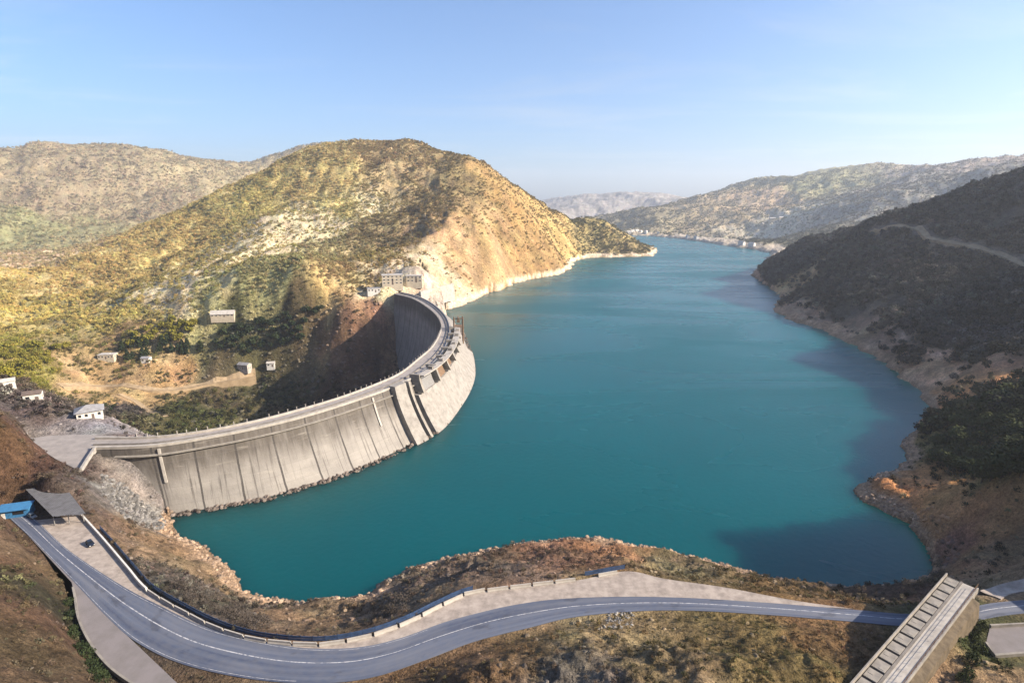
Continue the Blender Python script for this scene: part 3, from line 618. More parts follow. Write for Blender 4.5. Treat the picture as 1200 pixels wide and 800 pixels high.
def stripe(f, wd, i0, i1, dash=None, z=.056):
    mid_ = rU + (rL - rU) * f; seg = mid_[i0:i1]; bm = bmesh.new()
    wv = rL - rU; wv = wv / np.linalg.norm(wv[:, :2], axis=1)[:, None]; wv = wv[i0:i1]
    k = 0; step = len(seg) if dash is None else dash
    while k < len(seg) - 1:
        e = min(k + step, len(seg) - 1) + (0 if dash is None else 0)
        rows = [[tuple((seg[q] + wv[q] * -wd / 2)[:2]) + (z,), tuple((seg[q] + wv[q] * wd / 2)[:2]) + (z,)] for q in range(k, e + 1)]
        if len(rows) > 1: loft(bm, rows)
        k = e if dash is None else e + dash
    o = bm_obj("road_marking", bm, M['line']); struct(o)
stripe(.43, .26, 0, 399); stripe(.05, .10, 0, 200); stripe(.95, .10, 0, 170)
def poly_slab(name, P, z, m, t=.4):
    bm = bmesh.new(); vs_ = [bm.verts.new((p[0], p[1], z)) for p in P]; f = bm.faces.new(vs_)
    r_ = bmesh.ops.extrude_face_region(bm, geom=[f]); bmesh.ops.translate(bm, vec=(0, 0, -t), verts=[v for v in r_['geom'] if isinstance(v, bmesh.types.BMVert)])
    return struct(bm_obj(name, bm, m))
poly_slab("dam_apron", apron_poly, .03, M['crest'])
poly_slab("concrete_pad", pad_poly, .05, M['layby'])
TRACKS = []
def draped(name, pxs, wd, m, lift=.35):
    pts = [hit(*p) for p in pxs]; pts = [p for p in pts if p is not None]
    c = resample(catmull(pts, 8), 60); TRACKS.append((c, wd)); bm = bmesh.new(); rows = []
    for i in range(len(c)):
        t = c[min(i + 1, 59)] - c[max(i - 1, 0)]; t = t[:2] / (np.linalg.norm(t[:2]) + 1e-9); nxy = np.array([t[1], -t[0]])
        row = []
        for f in (-.56, -.5, -.25, 0, .25, .5, .56):
            q = c[i][:2] + nxy * f * wd; row.append((q[0], q[1], hgt(q[0], q[1]) + (lift if abs(f) < .55 else -1.2)))
        rows.append(row)
    zs = [np.mean([p[2] for p in r_[1:6]]) for r_ in rows]; zs = np.convolve(np.pad(zs, 4, 'edge'), np.ones(9) / 9, 'valid')
    rows = [[(p[0], p[1], (max(p[2], zs[i] + .1)) if 0 < k < 6 else p[2]) for k, p in enumerate(r_)] for i, r_ in enumerate(rows)]
    loft(bm, rows); return struct(bm_obj(name, bm, m))
draped("dirt_road", [(70,452),(120,455),(180,457),(240,451),(300,441)], 9, M['dirt'], .6)
draped("dirt_track", [(140,462),(165,475),(195,489)], 5, M['dirt'], .6)
draped("hillside_road", [(1022,271),(1042,267),(1062,267),(1080,272),(1092,281),(1120,287),(1160,298),(1205,316)], 7.5, M['dirt'], 1.0)
draped("gravel_track", [(1160,698),(1180,693),(1215,683)], 5, M['gravel'], .3)

# ------------------------------------------------------------------ arch dam
def dam_face_mat():
    m = bpy.data.materials.new("dam_concrete"); m.use_nodes = True; t = m.node_tree; N = t.nodes; L = t.links
    p = N["Principled BSDF"]; p.inputs["Roughness"].default_value = .9; p.inputs["Specular IOR Level"].default_value = .2
    uv = N.new("ShaderNodeUVMap"); uv.uv_map = "UVMap"; sp = N.new("ShaderNodeSeparateXYZ"); L.new(uv.outputs[0], sp.inputs[0])
    def noise(sx, sy, det=5, rg=.65):
        mp = N.new("ShaderNodeMapping"); mp.inputs["Scale"].default_value = (sx, sy, 1); L.new(uv.outputs[0], mp.inputs["Vector"])
        z = N.new("ShaderNodeTexNoise"); z.inputs["Scale"].default_value = 1; z.inputs["Detail"].default_value = det; z.inputs["Roughness"].default_value = rg; L.new(mp.outputs[0], z.inputs["Vector"]); return z.outputs["Fac"]
    def mrange(s, a, b, c=0, d=1):
        n = N.new("ShaderNodeMapRange"); n.inputs[1].default_value = a; n.inputs[2].default_value = b; n.inputs[3].default_value = c; n.inputs[4].default_value = d; L.new(s, n.inputs[0]); return n.outputs[0]
    def math_(op, a, b):
        n = N.new("ShaderNodeMath"); n.operation = op
        for i, q in enumerate((a, b)):
            if isinstance(q, (int, float)): n.inputs[i].default_value = q
            else: L.new(q, n.inputs[i])
        return n.outputs[0]
    def mix(f, a, b):
        n = N.new("ShaderNodeMix"); n.data_type = 'RGBA'; L.new(f, n.inputs["Factor"])
        for k, q in (("A", a), ("B", b)):
            if isinstance(q, tuple): n.inputs[k].default_value = (*q, 1)
            else: L.new(q, n.inputs[k])
        return n.outputs["Result"]
    c = mix(mrange(noise(.05, .1), .35, .7), (.30, .28, .255), (.22, .205, .19))
    # old water marks: a weathered upper half with run-down streaks, cleaner below
    edge = math_('ADD', sp.outputs["Y"], math_('MULTIPLY', math_('SUBTRACT', noise(.12, .02), .5), 22.0))
    up = mrange(edge, -19, -9)
    c = mix(math_('MULTIPLY', up, mrange(noise(.35, .05, 6, .7), 0.25, .55, .5, 1)), c, (.105, .093, .082))
    c = mix(mrange(noise(.8, .03, 4), .54, .68, 0, .8), c, (.08, .072, .066))
    c = mix(mrange(noise(.06, .5, 4), .60, .75, 0, .5), c, (.40, .37, .32))
    # lift joints and contraction joints
    fr = math_('FRACT', math_('DIVIDE', math_('ADD', sp.outputs["X"], math_('MULTIPLY', noise(.0, .06), 1.2)), 17.5), 0); j = math_('LESS_THAN', math_('ABSOLUTE', math_('SUBTRACT', fr, .5), 0), .026)
    c = mix(math_('MULTIPLY', j, mrange(noise(.3, .06), .3, .5, .45, .95)), c, (.06, .055, .052))
    fy = math_('FRACT', math_('DIVIDE', sp.outputs["Y"], 4.0), 0); jy = math_('LESS_THAN', fy, .06)
    c = mix(math_('MULTIPLY', jy, .28), c, (.17, .155, .145))
    L.new(c, p.inputs["Base Color"])
    b = N.new("ShaderNodeBump"); b.inputs["Strength"].default_value = .5; b.inputs["Distance"].default_value = .3; L.new(noise(.6, .6), b.inputs["Height"]); L.new(b.outputs[0], p.inputs["Normal"])
    return m
M['dam'] = dam_face_mat()
dam = empty("arch_dam", dam_d[NS // 2] * [1, 1, 0] + [0, 0, -110], 0, "curved grey concrete arch dam with stained joints holding back the turquoise lake", "dam")
DL = np.array(dam.location)
def rel(p): return np.asarray(p, float) - DL
out = dam_w - dam_u; out[:, 2] = 0
ctr = np.array([-330.0, 520.0, 0])                     # middle of the arch on the downstream side
def nrm2(v): n = np.linalg.norm(v[:2]); return np.array([v[0], v[1], 0]) / (n + 1e-9)
tang = np.gradient(dam_u, axis=0); outn = np.stack([tang[:, 1], -tang[:, 0], np.zeros(NS)], 1); outn /= np.linalg.norm(outn, axis=1)[:, None]
arc = np.linspace(0, DAM_LEN, NS)
me_v = []; rows_z_up = [0, -2, -5, -9, -14, -20, -26, -32, -42, -55, -80]
def up_pt(i, z):
    f = min(-z / 32.0, 1.35); e = f ** .8 if f <= 1 else f      # vertical above, battered below
    p = dam_u[i] + out[i] * (f * .55 + f * f * .45 if f <= 1 else f); return np.array([p[0], p[1], z])
def dn_pt(i, z):
    t = -z / 115.0; b = 26 * t * t + 6 * t
    p = dam_d[i] - outn[i] * b; return np.array([p[0], p[1], z])
rows = []; uvv = []
rows_z_dn = [0, -4, -10, -20, -32, -46, -62, -80, -100, -122]
for i in range(NS):
    r_ = [dn_pt(i, z) for z in rows_z_dn[::-1]] + [up_pt(i, z) for z in rows_z_up]
    rows.append([rel(p) for p in r_]); uvv.append([(arc[i] + 900, z) for z in rows_z_dn[::-1]] + [(arc[i], z) for z in rows_z_up])
bm = bmesh.new(); V_ = loft(bm, rows); uvl = bm.loops.layers.uv.new("UVMap")
mp_ = {v: uvv[i][j] for i, r_ in enumerate(V_) for j, v in enumerate(r_)}
for f in bm.faces:
    for l in f.loops: l[uvl].uv = mp_[l.vert]
bm.faces.new(V_[0]); bm.faces.new(V_[-1])
bm_obj("wall", bm, M['dam'], dam)
# crest roadway, parapets, kerb
def crest_line(f, a=0, b=NS):
    p = dam_u + (dam_d - dam_u) * f; return np.array([rel([q[0], q[1], 0]) for q in p[a:b]])
bm = bmesh.new(); U_ = crest_line(.0); D_ = crest_line(1.0)
loft(bm, [[(*a[:2], DL[2] * -1 + .04 + 0) if False else (a[0], a[1], a[2] + .05), (b[0], b[1], b[2] + .05)] for a, b in zip(U_, D_)])
bm_obj("crest_road", bm, M['crest'], dam)
bm = bmesh.new(); sweep(bm, crest_line(.03), [(-.8, .06), (.6, .06), (.6, 1.3), (-.8, 1.3)]); bm_obj("parapet", bm, M['conc_light'], dam)
bm = bmesh.new(); sweep(bm, crest_line(.97), [(-.4, .06), (.4, .06), (.4, 1.1), (-.4, 1.1)]); bm_obj("parapet", bm, M['conc_light'], dam)
bm = bmesh.new(); sweep(bm, crest_line(.40), [(-.35, .06), (.35, .06), (.35, .7), (-.35, .7)]); bm_obj("kerb", bm, M['conc_dark'], dam)
# cornice walkway under the upstream parapet
bm = bmesh.new(); ln = np.array([rel(up_pt(i, -3.2) + outn[i] * .3) for i in range(2, 62)]); sweep(bm, ln, [(-.6, -.5), (1.3, -.5), (1.3, 0), (-.6, 0)]); bm_obj("ledge", bm, M['conc'], dam)
pm = bmesh.new(); box(pm, (0, 0, .7), (.35, .35, 1.4)); box(pm, (0, 0, 1.45), (.5, .5, .12)); pmo = None
for i in range(4, NS - 4, 1):
    q = rel(dam_d[i]); q[2] += 1.1
    if pmo is None: o = pmo = bm_obj("railing_post", pm, M['conc_light'], dam)
    elif i % 8 != 7: o = pmo.copy(); COL.objects.link(o); o.parent = dam
    else: continue
    o.location = q
# buttress and intake slots part of the way along
def frac_i(px, py): p = at(px, py, 0); return int(np.argmin(np.linalg.norm(dam_u - p, axis=1)))
def face_block(i0, i1, z0, z1, depth, name, m, top=0.0):
    bm = bmesh.new(); n = 8; rows = []
    ii = np.linspace(i0, i1, max(6, int(i1 - i0) + 1))
    def ip(fn, f, z): a = int(f); b = min(a + 1, NS - 1); t = f - a; return fn(a, z) * (1 - t) + fn(b, z) * t
    for z in np.linspace(z1, z0, n):
        inn = [ip(up_pt, f, min(z, -.01)) for f in ii]; nn = [outn[int(round(f))] for f in ii]
        dd = depth * (1 + .25 * (-z / 32))
        a = [p - q * 1.5 for p, q in zip(inn, nn)]; b = [p + q * dd for p, q in zip(inn, nn)]
        ring = a + b[::-1]; rows.append([rel([p[0], p[1], z]) for p in ring])
    V = loft(bm, [r_ + [r_[0]] for r_ in rows]); bmesh.ops.remove_doubles(bm, verts=bm.verts, dist=1e-4)
    bmesh.ops.holes_fill(bm, edges=bm.edges, sides=0)
    return bm_obj(name, bm, m, dam)
ib = frac_i(458, 456)
face_block(ib + .2, ib + 2.3, -46, 2.0, 3.6, "buttress", M['spill'])
face_block(ib + 3.0, ib + 3.45, -46, 1.2, 3.2, "guide_wall", M['conc'])
face_block(ib + 2.35, ib + 2.95, -46, -1.5, .8, "intake_slot", M['dark'])
face_block(ib + 3.5, ib + 4.0, -46, -3, .8, "intake_slot", M['dark'])
i_a = ib + 5; i_b = frac_i(528, 388)
# spillway: piers, radial gates, hoist beams
ns = 7
for k in range(ns):
    f = i_a + (i_b - i_a) * k / (ns - 1)
    face_block(f - .24, f + .24, -8, 3.6, 6.0, "spillway_pier", M['conc'])
for k in range(ns - 1):
    f0 = i_a + (i_b - i_a) * (k + .12) / (ns - 1); f1 = i_a + (i_b - i_a) * (k + .88) / (ns - 1)
    face_block(f0, f1, -9, -2.0, 2.0, "spillway_gate", M['rust'] if k % 3 else M['steel'])
    i = int(round((f0 + f1) / 2)); a = dam_u[i] + outn[i] * 6; yaw = math.atan2(tang[i][1], tang[i][0])
    bm = bmesh.new(); box(bm, rel(a + [0, 0, 4.2]), (2.0, 3.0, 1.8), yaw, .1); box(bm, rel(a + [0, 0, 5.2]), (2.4, 3.4, .2), yaw); cyl(bm, rel(a + [1.6, 0, 3.2]), rel(a + [1.6, 0, 5.6]), .25)
    bm_obj("hoist_house", bm, M['conc_light'] if k % 2 else M['conc'], dam)
face_block(i_a - .7, i_b + 1.5, -50, -9.0, 3.2, "spillway_face", M['spill'])
bm = bmesh.new(); ln = np.array([rel(dam_u[i] + outn[i] * 6 + [0, 0, 2.6]) for i in range(int(i_a), i_b + 1)]); sweep(bm, ln, [(-2.6, 0), (2.6, 0), (2.6, .7), (-2.6, .7)]); bm_obj("hoist_deck", bm, M['conc_light'], dam)
# gantry frame at the far end of the gates
gi = min(i_b + 1, NS - 1); g0 = dam_u[gi] + outn[gi] * 7; yaw = math.atan2(tang[gi][1], tang[gi][0]); bm = bmesh.new()
for sx in (-1, 1):
    for sy in (-1, 1):
        q = g0 + np.array([math.cos(yaw) * 5 * sx - math.sin(yaw) * 4 * sy, math.sin(yaw) * 5 * sx + math.cos(yaw) * 4 * sy, 0]); cyl(bm, rel(q + [0, 0, -12]), rel(q + [0, 0, 11]), .6)
box(bm, rel(g0 + [0, 0, 11]), (11.5, 1.0, 1.0), yaw); box(bm, rel(g0 + [0, 0, 10.3]), (1.0, 9, .9), yaw); box(bm, rel(g0 + [0, 0, 3.1]), (12, 9.4, .6), yaw); box(bm, rel(g0 + [0, 0, 8]), (3, 2.5, 2.2), yaw)
bm_obj("gantry_frame", bm, M['rust'], dam)
# pilasters with pipes on the near face
for px in (186, 437):
    i = frac_i(px, 523 if px < 300 else 464); face_block(i - .12, i + .12, -17, -.8, .7, "pilaster", M['conc_light'])

# side wall of the apron
wl_ = np.array([at(112, 526, 0), at(103, 540, 0), at(95, 553, 0)]); bm = bmesh.new(); L0 = wl_.mean(0)
sweep(bm, resample(wl_ - L0, 12), [(-.5, -1), (.5, -1), (.5, 1.5), (-.5, 1.5)]); o = bm_obj("parapet_wall", bm, M['conc_light']); o.location = L0; tag(o, "short pale parapet wall slanting off the near left end of the dam crest", "wall")
wl_ = catmull([at(x, y, 0) for x, y in [(30,513),(36,504),(52,497),(78,488)]], 6); bm = bmesh.new(); L0 = wl_.mean(0)
sweep(bm, wl_ - L0, [(-.6, -2), (.6, -2), (.6, 1.6), (-.6, 1.6)]); o = bm_obj("parapet_wall", bm, M['conc']); o.location = L0; tag(o, "curved low concrete wall bounding the paved yard left of the dam, below the white house", "wall")

# ------------------------------------------------------------------ roadside barriers and fences
bl = resample(barrier, 800); tot = plen(bl)
def sub(line, f0, f1, n=30):
    m_ = len(line) - 1; return resample(line[int(f0 * m_):int(f1 * m_) + 1], n)
d1 = np.argmin(np.linalg.norm(bl - at(172, 692, 0), axis=1)) / 799
ln = sub(bl, 0, d1, 30); L0 = ln.mean(0); bm = bmesh.new(); sweep(bm, ln - L0, [(-.3, -.3), (.3, -.3), (.25, 1.1), (-.25, 1.1)]); o = bm_obj("parapet_wall", bm, M['white']); o.location = L0
tag(o, "continuous white roadside wall beside the parking area with the dark car", "wall")
blk_w = 6.6; pos = d1 * tot + .6; first = None
gap = [plen(bl[:int(np.argmin(np.linalg.norm(bl - at(px, 680, 0), axis=1)))]) for px in (681, 687)]
bi = 0
while pos + blk_w < tot:
    c = pos + blk_w / 2
    if not (gap[0] - 3 < c < gap[1] + 3):
        i = int(c / tot * 799); p = bl[i]; t = bl[min(i + 3, 799)] - bl[max(i - 3, 0)]; yaw = math.atan2(t[1], t[0])
        if first is None:
            bm = bmesh.new(); prof = [(-.42, 0), (.42, 0), (.40, .18), (.22, .45), (.17, 1.0), (-.17, 1.0), (-.22, .45), (-.40, .18)]
            sweep(bm, np.array([[-blk_w / 2 + .2, 0, 0], [0, 0, 0], [blk_w / 2 - .2, 0, 0]]), prof); o = first = bm_obj("barrier_block", bm, M['conc_light'])
        else: o = first.copy(); COL.objects.link(o)
        o.location = (p[0], p[1], .02); o.rotation_euler = (R(RNG.uniform(-1, 1)), 0, yaw + R(RNG.uniform(-1.2, 1.2)))
        tag(o, "pale concrete barrier block in the spaced row between gravel shoulder and lake bank", "barrier", "concrete barrier blocks along the lakeside road")
        bi += 1
    pos += blk_w + .25
def fence(line, label, h=1.7, offs=1.7):
    n = max(4, int(plen(line) / 3.2)); ln = resample(line, n); t = np.gradient(ln, axis=0); nn = np.stack([t[:, 1], -t[:, 0]], 1); nn /= np.linalg.norm(nn, axis=1)[:, None]
    side = -1
    q = ln.copy(); q[:, :2] += nn * side * offs
    zg = np.array([min(hgt(a[0], a[1]), .1) for a in q]); q[:, 2] = zg - .2
    root = empty("roadside_fence", q[0], 0, label, "fence"); L0 = q[0]
    po = None
    for a in q:
        if po is None:
            bm = bmesh.new(); box(bm, (0, 0, h / 2), (.14, .14, h + .3)); po = o = bm_obj("post", bm, M['navy'], root)
        else: o = po.copy(); COL.objects.link(o); o.parent = root
        o.location = a - L0
    for z0, z1, nm in ((.15, .8, "rail"), (.95, 1.6, "rail")):
        bm = bmesh.new(); sweep(bm, q - L0, [(-.05, z0), (.05, z0), (.05, z1), (-.05, z1)]); bm_obj(nm, bm, M['navy'], root)
fr = lambda px, py: float(np.argmin(np.linalg.norm(bl - at(px, py, 0), axis=1)) / 799)
fence(sub(bl, fr(110, 622), fr(556, 695), 120), "long navy blue roadside fence behind the barrier row on the inside of the bend")
fence(sub(bl, fr(688, 678), 1.0, 40), "short navy blue fence at the far right end of the barrier row")
ln = layby_out[4:46]; L0 = ln.mean(0); bm = bmesh.new(); sweep(bm, ln - L0, [(-.3, -.6), (.3, -.6), (.25, 1.0), (-.25, 1.0)]); o = bm_obj("retaining_wall", bm, M['conc']); o.location = L0
tag(o, "low curved concrete wall edging the lay-by at the lower left", "wall")
pp = np.concatenate([pad_poly, pad_poly[:1]]); L0 = pad_poly[0]; bm = bmesh.new(); sweep(bm, (pp - L0)[[1, 0, 5, 4, 3]] if len(pp) > 5 and False else (pp - L0)[:5][::-1], [(-.3, 0), (.3, 0), (.3, .9), (-.3, .9)]); o = bm_obj("pad_wall", bm, M['conc']); o.location = L0
tag(o, "low concrete wall around the small paved pad right of the spillway bridge", "wall")

# ------------------------------------------------------------------ spillway bridge
fl, fr_, nl = at(1108, 674, 7), at(1152, 678, 7), at(985, 815, 7)
ax = fl - nl; LEN = np.linalg.norm(ax); ax /= LEN; sidev = np.array([ax[1], -ax[0], 0]); WB = float(np.dot(fr_ - fl, sidev)) + .6
yawb = math.atan2(ax[1], ax[0]); br = empty("flume_bridge", nl * [1, 1, 0], yawb, "weathered concrete bridge over the road at lower right, grid of slabs on its left lane", "bridge")
DZ = 7.0     # local x runs along the bridge, local -y is its right side
bm = bmesh.new(); box(bm, (LEN / 2, -WB / 2, DZ - .6), (LEN, WB, 1.2)); bm_obj("deck", bm, M['conc'], br)
for y, nm in ((-.2, "side_wall"), (-WB + .2, "side_wall")):
    bm = bmesh.new(); hw = 1.0 if y > -1 else .5; box(bm, (LEN / 2, y, DZ + hw / 2), (LEN, .4, hw), 0, .05); bm_obj(nm, bm, M['conc'], br)
bm = bmesh.new(); box(bm, (LEN / 2, -WB * .50, DZ + .14), (LEN, .5, .28)); bm_obj("divider", bm, M['conc_dark'], br)
bm = bmesh.new(); box(bm, (LEN / 2, -WB * .76, DZ + .03), (LEN - .2, WB * .44, .06)); bm_obj("walkway", bm, M['conc_light'], br)
npn = 15; pw = (LEN - 1) / npn; slab = None
for k in range(npn):
    if slab is None:
        bm = bmesh.new(); box(bm, (0, 0, 0), (pw - .8, WB * .37, .3), 0, .05); box(bm, (.6, .5, .17), (pw * .35, WB * .14, .1)); slab = o = bm_obj("cover_slab", bm, M['conc'], br)
    else: o = slab.copy(); COL.objects.link(o); o.parent = br
    o.location = (.5 + pw * (k + .5), -WB * .265, DZ + .16); o.rotation_euler = (0, 0, math.pi if k % 2 else 0)
bm = bmesh.new(); box(bm, (LEN / 2, -WB * .265, DZ + .004), (LEN - .3, WB * .44, .012)); bm_obj("channel_floor", bm, M['dark'], br)
rp = None
for k in range(24):
    if rp is None:
        bm = bmesh.new(); box(bm, (0, 0, .5), (.1, .1, 1.0)); rp = o = bm_obj("railing_post", bm, M['rust'], br)
    else: o = rp.copy(); COL.objects.link(o); o.parent = br
    o.location = (.6 + (LEN - 1.2) * k / 23, -WB + .2, DZ + 1.0)
for z in (1.5, 2.0):
    bm = bmesh.new(); box(bm, (LEN / 2, -WB + .2, DZ + z), (LEN - 1, .06, .06)); bm_obj("handrail", bm, M['rust'], br)
# outer berm ledge on the right side, and the piers either side of the road
bm = bmesh.new()
loft(bm, [[(x, -WB - .02, DZ - .3), (x, -WB - 1.6, DZ - .9), (x, -WB - 2.2, DZ - 6)] for x in np.linspace(0, LEN - 5, 20)]); bm_obj("side_slope", bm, M['bank'], br)
for x in (3, 18, 32, LEN - 13.5, LEN - 1.2):
    bm = bmesh.new(); box(bm, (x, -WB / 2, DZ / 2 - 2.6), (1.6, WB - .6, DZ + 2.8), 0, .1); bm_obj("pier", bm, M['conc'], br)

# ------------------------------------------------------------------ buildings
def house(name, px, py, w, d, h, label, roof='gable', wall='white', roofm='roof_grey', rz=0.0, wins=3, z=None, pos=None, door=True, rh=None, cat="house", group=None, sink=2.0, winrow=1):
    p = np.array(pos, float) if pos is not None else (at(px, py, z) if z is not None else hit(px, py))
    root = empty(name, p, rz, label, cat, group)
    bm = bmesh.new(); box(bm, (0, 0, (h - sink) / 2), (w, d, h + sink)); wl = bm_obj("wall", bm, M[wall], root)
    rh = rh if rh is not None else w * .16; e = .5; bm = bmesh.new()
    if roof == 'gable':
        pr = [(-d / 2 - e, h - .05), (0, h + rh), (d / 2 + e, h - .05), (d / 2 + e, h + .18), (0, h + rh + .25), (-d / 2 - e, h + .18)]
        a = [bm.verts.new((-w / 2 - e, y, z_)) for y, z_ in pr]; b = [bm.verts.new((w / 2 + e, y, z_)) for y, z_ in pr]
        for k in range(6): bm.faces.new((a[k], a[(k + 1) % 6], b[(k + 1) % 6], b[k]))
        bm.faces.new((a[0], a[1], a[4], a[5])); bm.faces.new((a[1], a[2], a[3], a[4])); bm.faces.new((b[0], b[1], b[4], b[5])); bm.faces.new((b[1], b[2], b[3], b[4]))
        g = bmesh.new()
        for sx in (-1, 1):
            v = [g.verts.new((sx * (w / 2 - .02), -d / 2, h - .02)), g.verts.new((sx * (w / 2 - .02), d / 2, h - .02)), g.verts.new((sx * (w / 2 - .02), 0, h + rh))]; g.faces.new(v)
        bm_obj("gable", g, M[wall], root)
    elif roof == 'hip':
        e = 1.0; q = [bm.verts.new((sx * (w / 2 + e), sy * (d / 2 + e), h)) for sx, sy in ((-1, -1), (1, -1), (1, 1), (-1, 1))]; k_ = max(w / 2 - d / 2, .5); t = [bm.verts.new((-k_, 0, h + rh)), bm.verts.new((k_, 0, h + rh))]
        bm.faces.new(q); bm.faces.new((q[0], q[1], t[1], t[0])); bm.faces.new((q[1], q[2], t[1])); bm.faces.new((q[2], q[3], t[0], t[1])); bm.faces.new((q[3], q[0], t[0]))
    else:
        box(bm, (0, 0, h + .2), (w + .8, d + .8, .4)); box(bm, (0, 0, h + .55), (w * .3, d * .3, .35))
    bm_obj("roof", bm, M[roofm], root)
    wh = h / max(winrow, 1)
    for rw in range(winrow):
        for k in range(wins):
            x = -w / 2 + w * (k + .5) / wins; zc = wh * (rw + .58)
            if door and rw == 0 and k == wins // 2:
                bm = bmesh.new(); box(bm, (x, -d / 2 - .03, 1.05 * h / 3.2), (w / wins * .4, .12, 2.1 * h / 3.2)); bm_obj("door", bm, M['roof_brown'], root); continue
            bm = bmesh.new(); box(bm, (x, -d / 2 - .02, zc), (w / wins * .55, .12, wh * .42)); f = bm_obj("window", bm, M['white'], root)
            bm = bmesh.new(); box(bm, (x, -d / 2 - .07, zc), (w / wins * .45, .08, wh * .34)); bm_obj("pane", bm, M['glass'], f)
    for sy in (-.2, .2):
        bm = bmesh.new(); box(bm, (w / 2 + .02, sy * d, wh * .58), (.12, d * .2, wh * .4)); f = bm_obj("window", bm, M['white'], root)
        bm = bmesh.new(); box(bm, (w / 2 + .07, sy * d, wh * .58), (.08, d * .15, wh * .32)); bm_obj("pane", bm, M['glass'], f)
    return root
house("house", 106, 488, 11, 9, 4.2, "white house with broad grey hipped roof above the paved yard left of the dam", 'hip', 'white', 'roof_grey', R(36), 4, z=1.2, rh=2.6, sink=5)
house("house", 40, 469, 8, 6, 4.4, "small white house with brown roof on the bare slope, second house from the left edge", 'gable', 'white', 'roof_brown', R(30), 2, z=3.0, sink=5)
house("house", 8, 453, 8, 6, 3.6, "small hut with pale roof at the left edge of the photo beneath yellow-green trees", 'gable', 'white', 'roof_white', R(40), 2, sink=4)
house("house", 127, 420, 17, 10, 5, "wide cream flat-roofed building at the foot of the sunlit hill, left of the dark trees", 'flat', 'cream', 'roof_white', R(8), 5, sink=4)
house("house", 172, 424, 9, 7, 5, "small white house standing before the dark trees in the shaded valley", 'gable', 'white', 'roof_grey', R(5), 2, sink=4)
house("house", 287, 432, 14, 8, 5.5, "pale unfinished two-storey building with grey roof in the shaded valley centre", 'gable', 'conc_light', 'roof_grey', R(-15), 5, sink=5, winrow=2)
house("house", 318, 429, 9, 7, 4.5, "little white house just right of the unfinished valley building", 'gable', 'white', 'roof_white', R(10), 2, sink=4)
house("warehouse", 262, 371, 27, 9, 3, "long pale-roofed shed standing alone on the sunlit slope above the valley", 'gable', 'cream', 'roof_white', R(10), 6, sink=7, cat="shed")
house("control_building", 460, 333, 26, 14, 12, "tall cream dam building with rows of windows on the far end terrace", 'flat', 'cream', 'roof_white', R(14), 5, sink=8, winrow=3, cat="building")
house("control_building", 486, 331, 20, 12, 8.5, "lower cream block beside the tall dam building, nearer the rock cliff", 'flat', 'cream', 'roof_white', R(5), 4, sink=8, winrow=2, cat="building")
house("gatehouse", 438, 342, 16, 9, 5, "low white gatehouse at the far end of the dam, left of the cream buildings", 'flat', 'white', 'roof_grey', R(20), 4, sink=5, cat="building")
wl_ = []
for x, y in [(492,343),(505,339),(518,336),(531,333)]:
    wl_.append(at(x, y, 1.5))
wl_ = resample(catmull(wl_, 6), 24); L0 = wl_.mean(0); bm = bmesh.new()
sweep(bm, wl_ - L0, [(-3, -22), (3, -22), (1.2, 1.5), (-1.2, 1.5)]); o = bm_obj("terrace_wall", bm, M['conc_light']); o.location = L0; tag(o, "pale terrace wall between the cream dam buildings and the lake cliff", "wall")
k = 0
for px, py, w in ((737,275,24),(741,273.5,20),(746,273,22),(751,274,18),(757,274.5,24),(771,275.5,18),(806,280,26),(816,281.5,22),(869,288,24),(881,289.5,20)):
    p = hit(px, py - 1.5)
    if p is None: continue
    o = house("house", 0, 0, w, 12, 8, "tiny white house at the water's edge, far end of the lake", 'gable', 'white', 'roof_white', R(10 + 13 * k), 3, pos=p, sink=6, rh=4, group="white houses along the far lake shore"); k += 1
for px, py, w in ((905,258,28),(915,257,24),(938,257,30),(950,255,24),(893,264,24),(965,256,26)):
    p = hit(px, py)
    if p is None: continue
    house("house", 0, 0, w, 14, 9, "pale distant village house on the far right hillside", 'gable', 'cream', 'roof_white', R(17 * k), 3, pos=p, sink=8, rh=4, group="village houses on the far hillside"); k += 1

# canopy shed by the parking area
c4 = [at(30, 573, 5.2), at(73, 566, 5.2), at(101, 602, 4.4), at(62, 605, 4.4)]
cc = np.mean(c4, 0); sh = empty("canopy_shed", [cc[0], cc[1], 0], 0, "open shed with a large grey corrugated roof above the roadside parking area", "shed"); L0 = np.array([cc[0], cc[1], 0])
bm = bmesh.new(); n = 44; rows = []
for i in range(n + 1):
    f = i / n; zz_ = .03 * math.sin(i * math.pi / 1.0 + .5 * math.pi) ; ed = .25 * vnoise(np.array([i * .6]), np.array([3.3]), 5)[0]
    a = c4[0] + (c4[1] - c4[0]) * f; b = c4[3] + (c4[2] - c4[3]) * f; b = b + (b - a) * .03 * ed * 4
    rows.append([(a - L0) + [0, 0, zz_], ((a + b) / 2 - L0) + [0, 0, zz_], (b - L0) + [0, 0, zz_]])
loft(bm, rows); bmesh.ops.solidify(bm, geom=bm.faces[:], thickness=.12); bm_obj("roof", bm, M['roof_grey'], sh)
for f in (.06, .5, .94):
    for g in (.08, .92):
        a = c4[0] + (c4[1] - c4[0]) * f; b = c4[3] + (c4[2] - c4[3]) * f; q = a + (b - a) * g - L0
        bm = bmesh.new(); cyl(bm, (q[0], q[1], -.6), (q[0], q[1], q[2] - .15), .16); bm_obj("post", bm, M['steel'], sh)
bm = bmesh.new(); a = c4[0] * .93 + c4[3] * .07 - L0; b = c4[1] * .93 + c4[2] * .07 - L0; m_ = (a + b) / 2; box(bm, (m_[0], m_[1], 2.2), (np.linalg.norm((b - a)[:2]), .2, 4.6), math.atan2(b[1] - a[1], b[0] - a[0])); bm_obj("back_wall", bm, M['conc_dark'], sh)

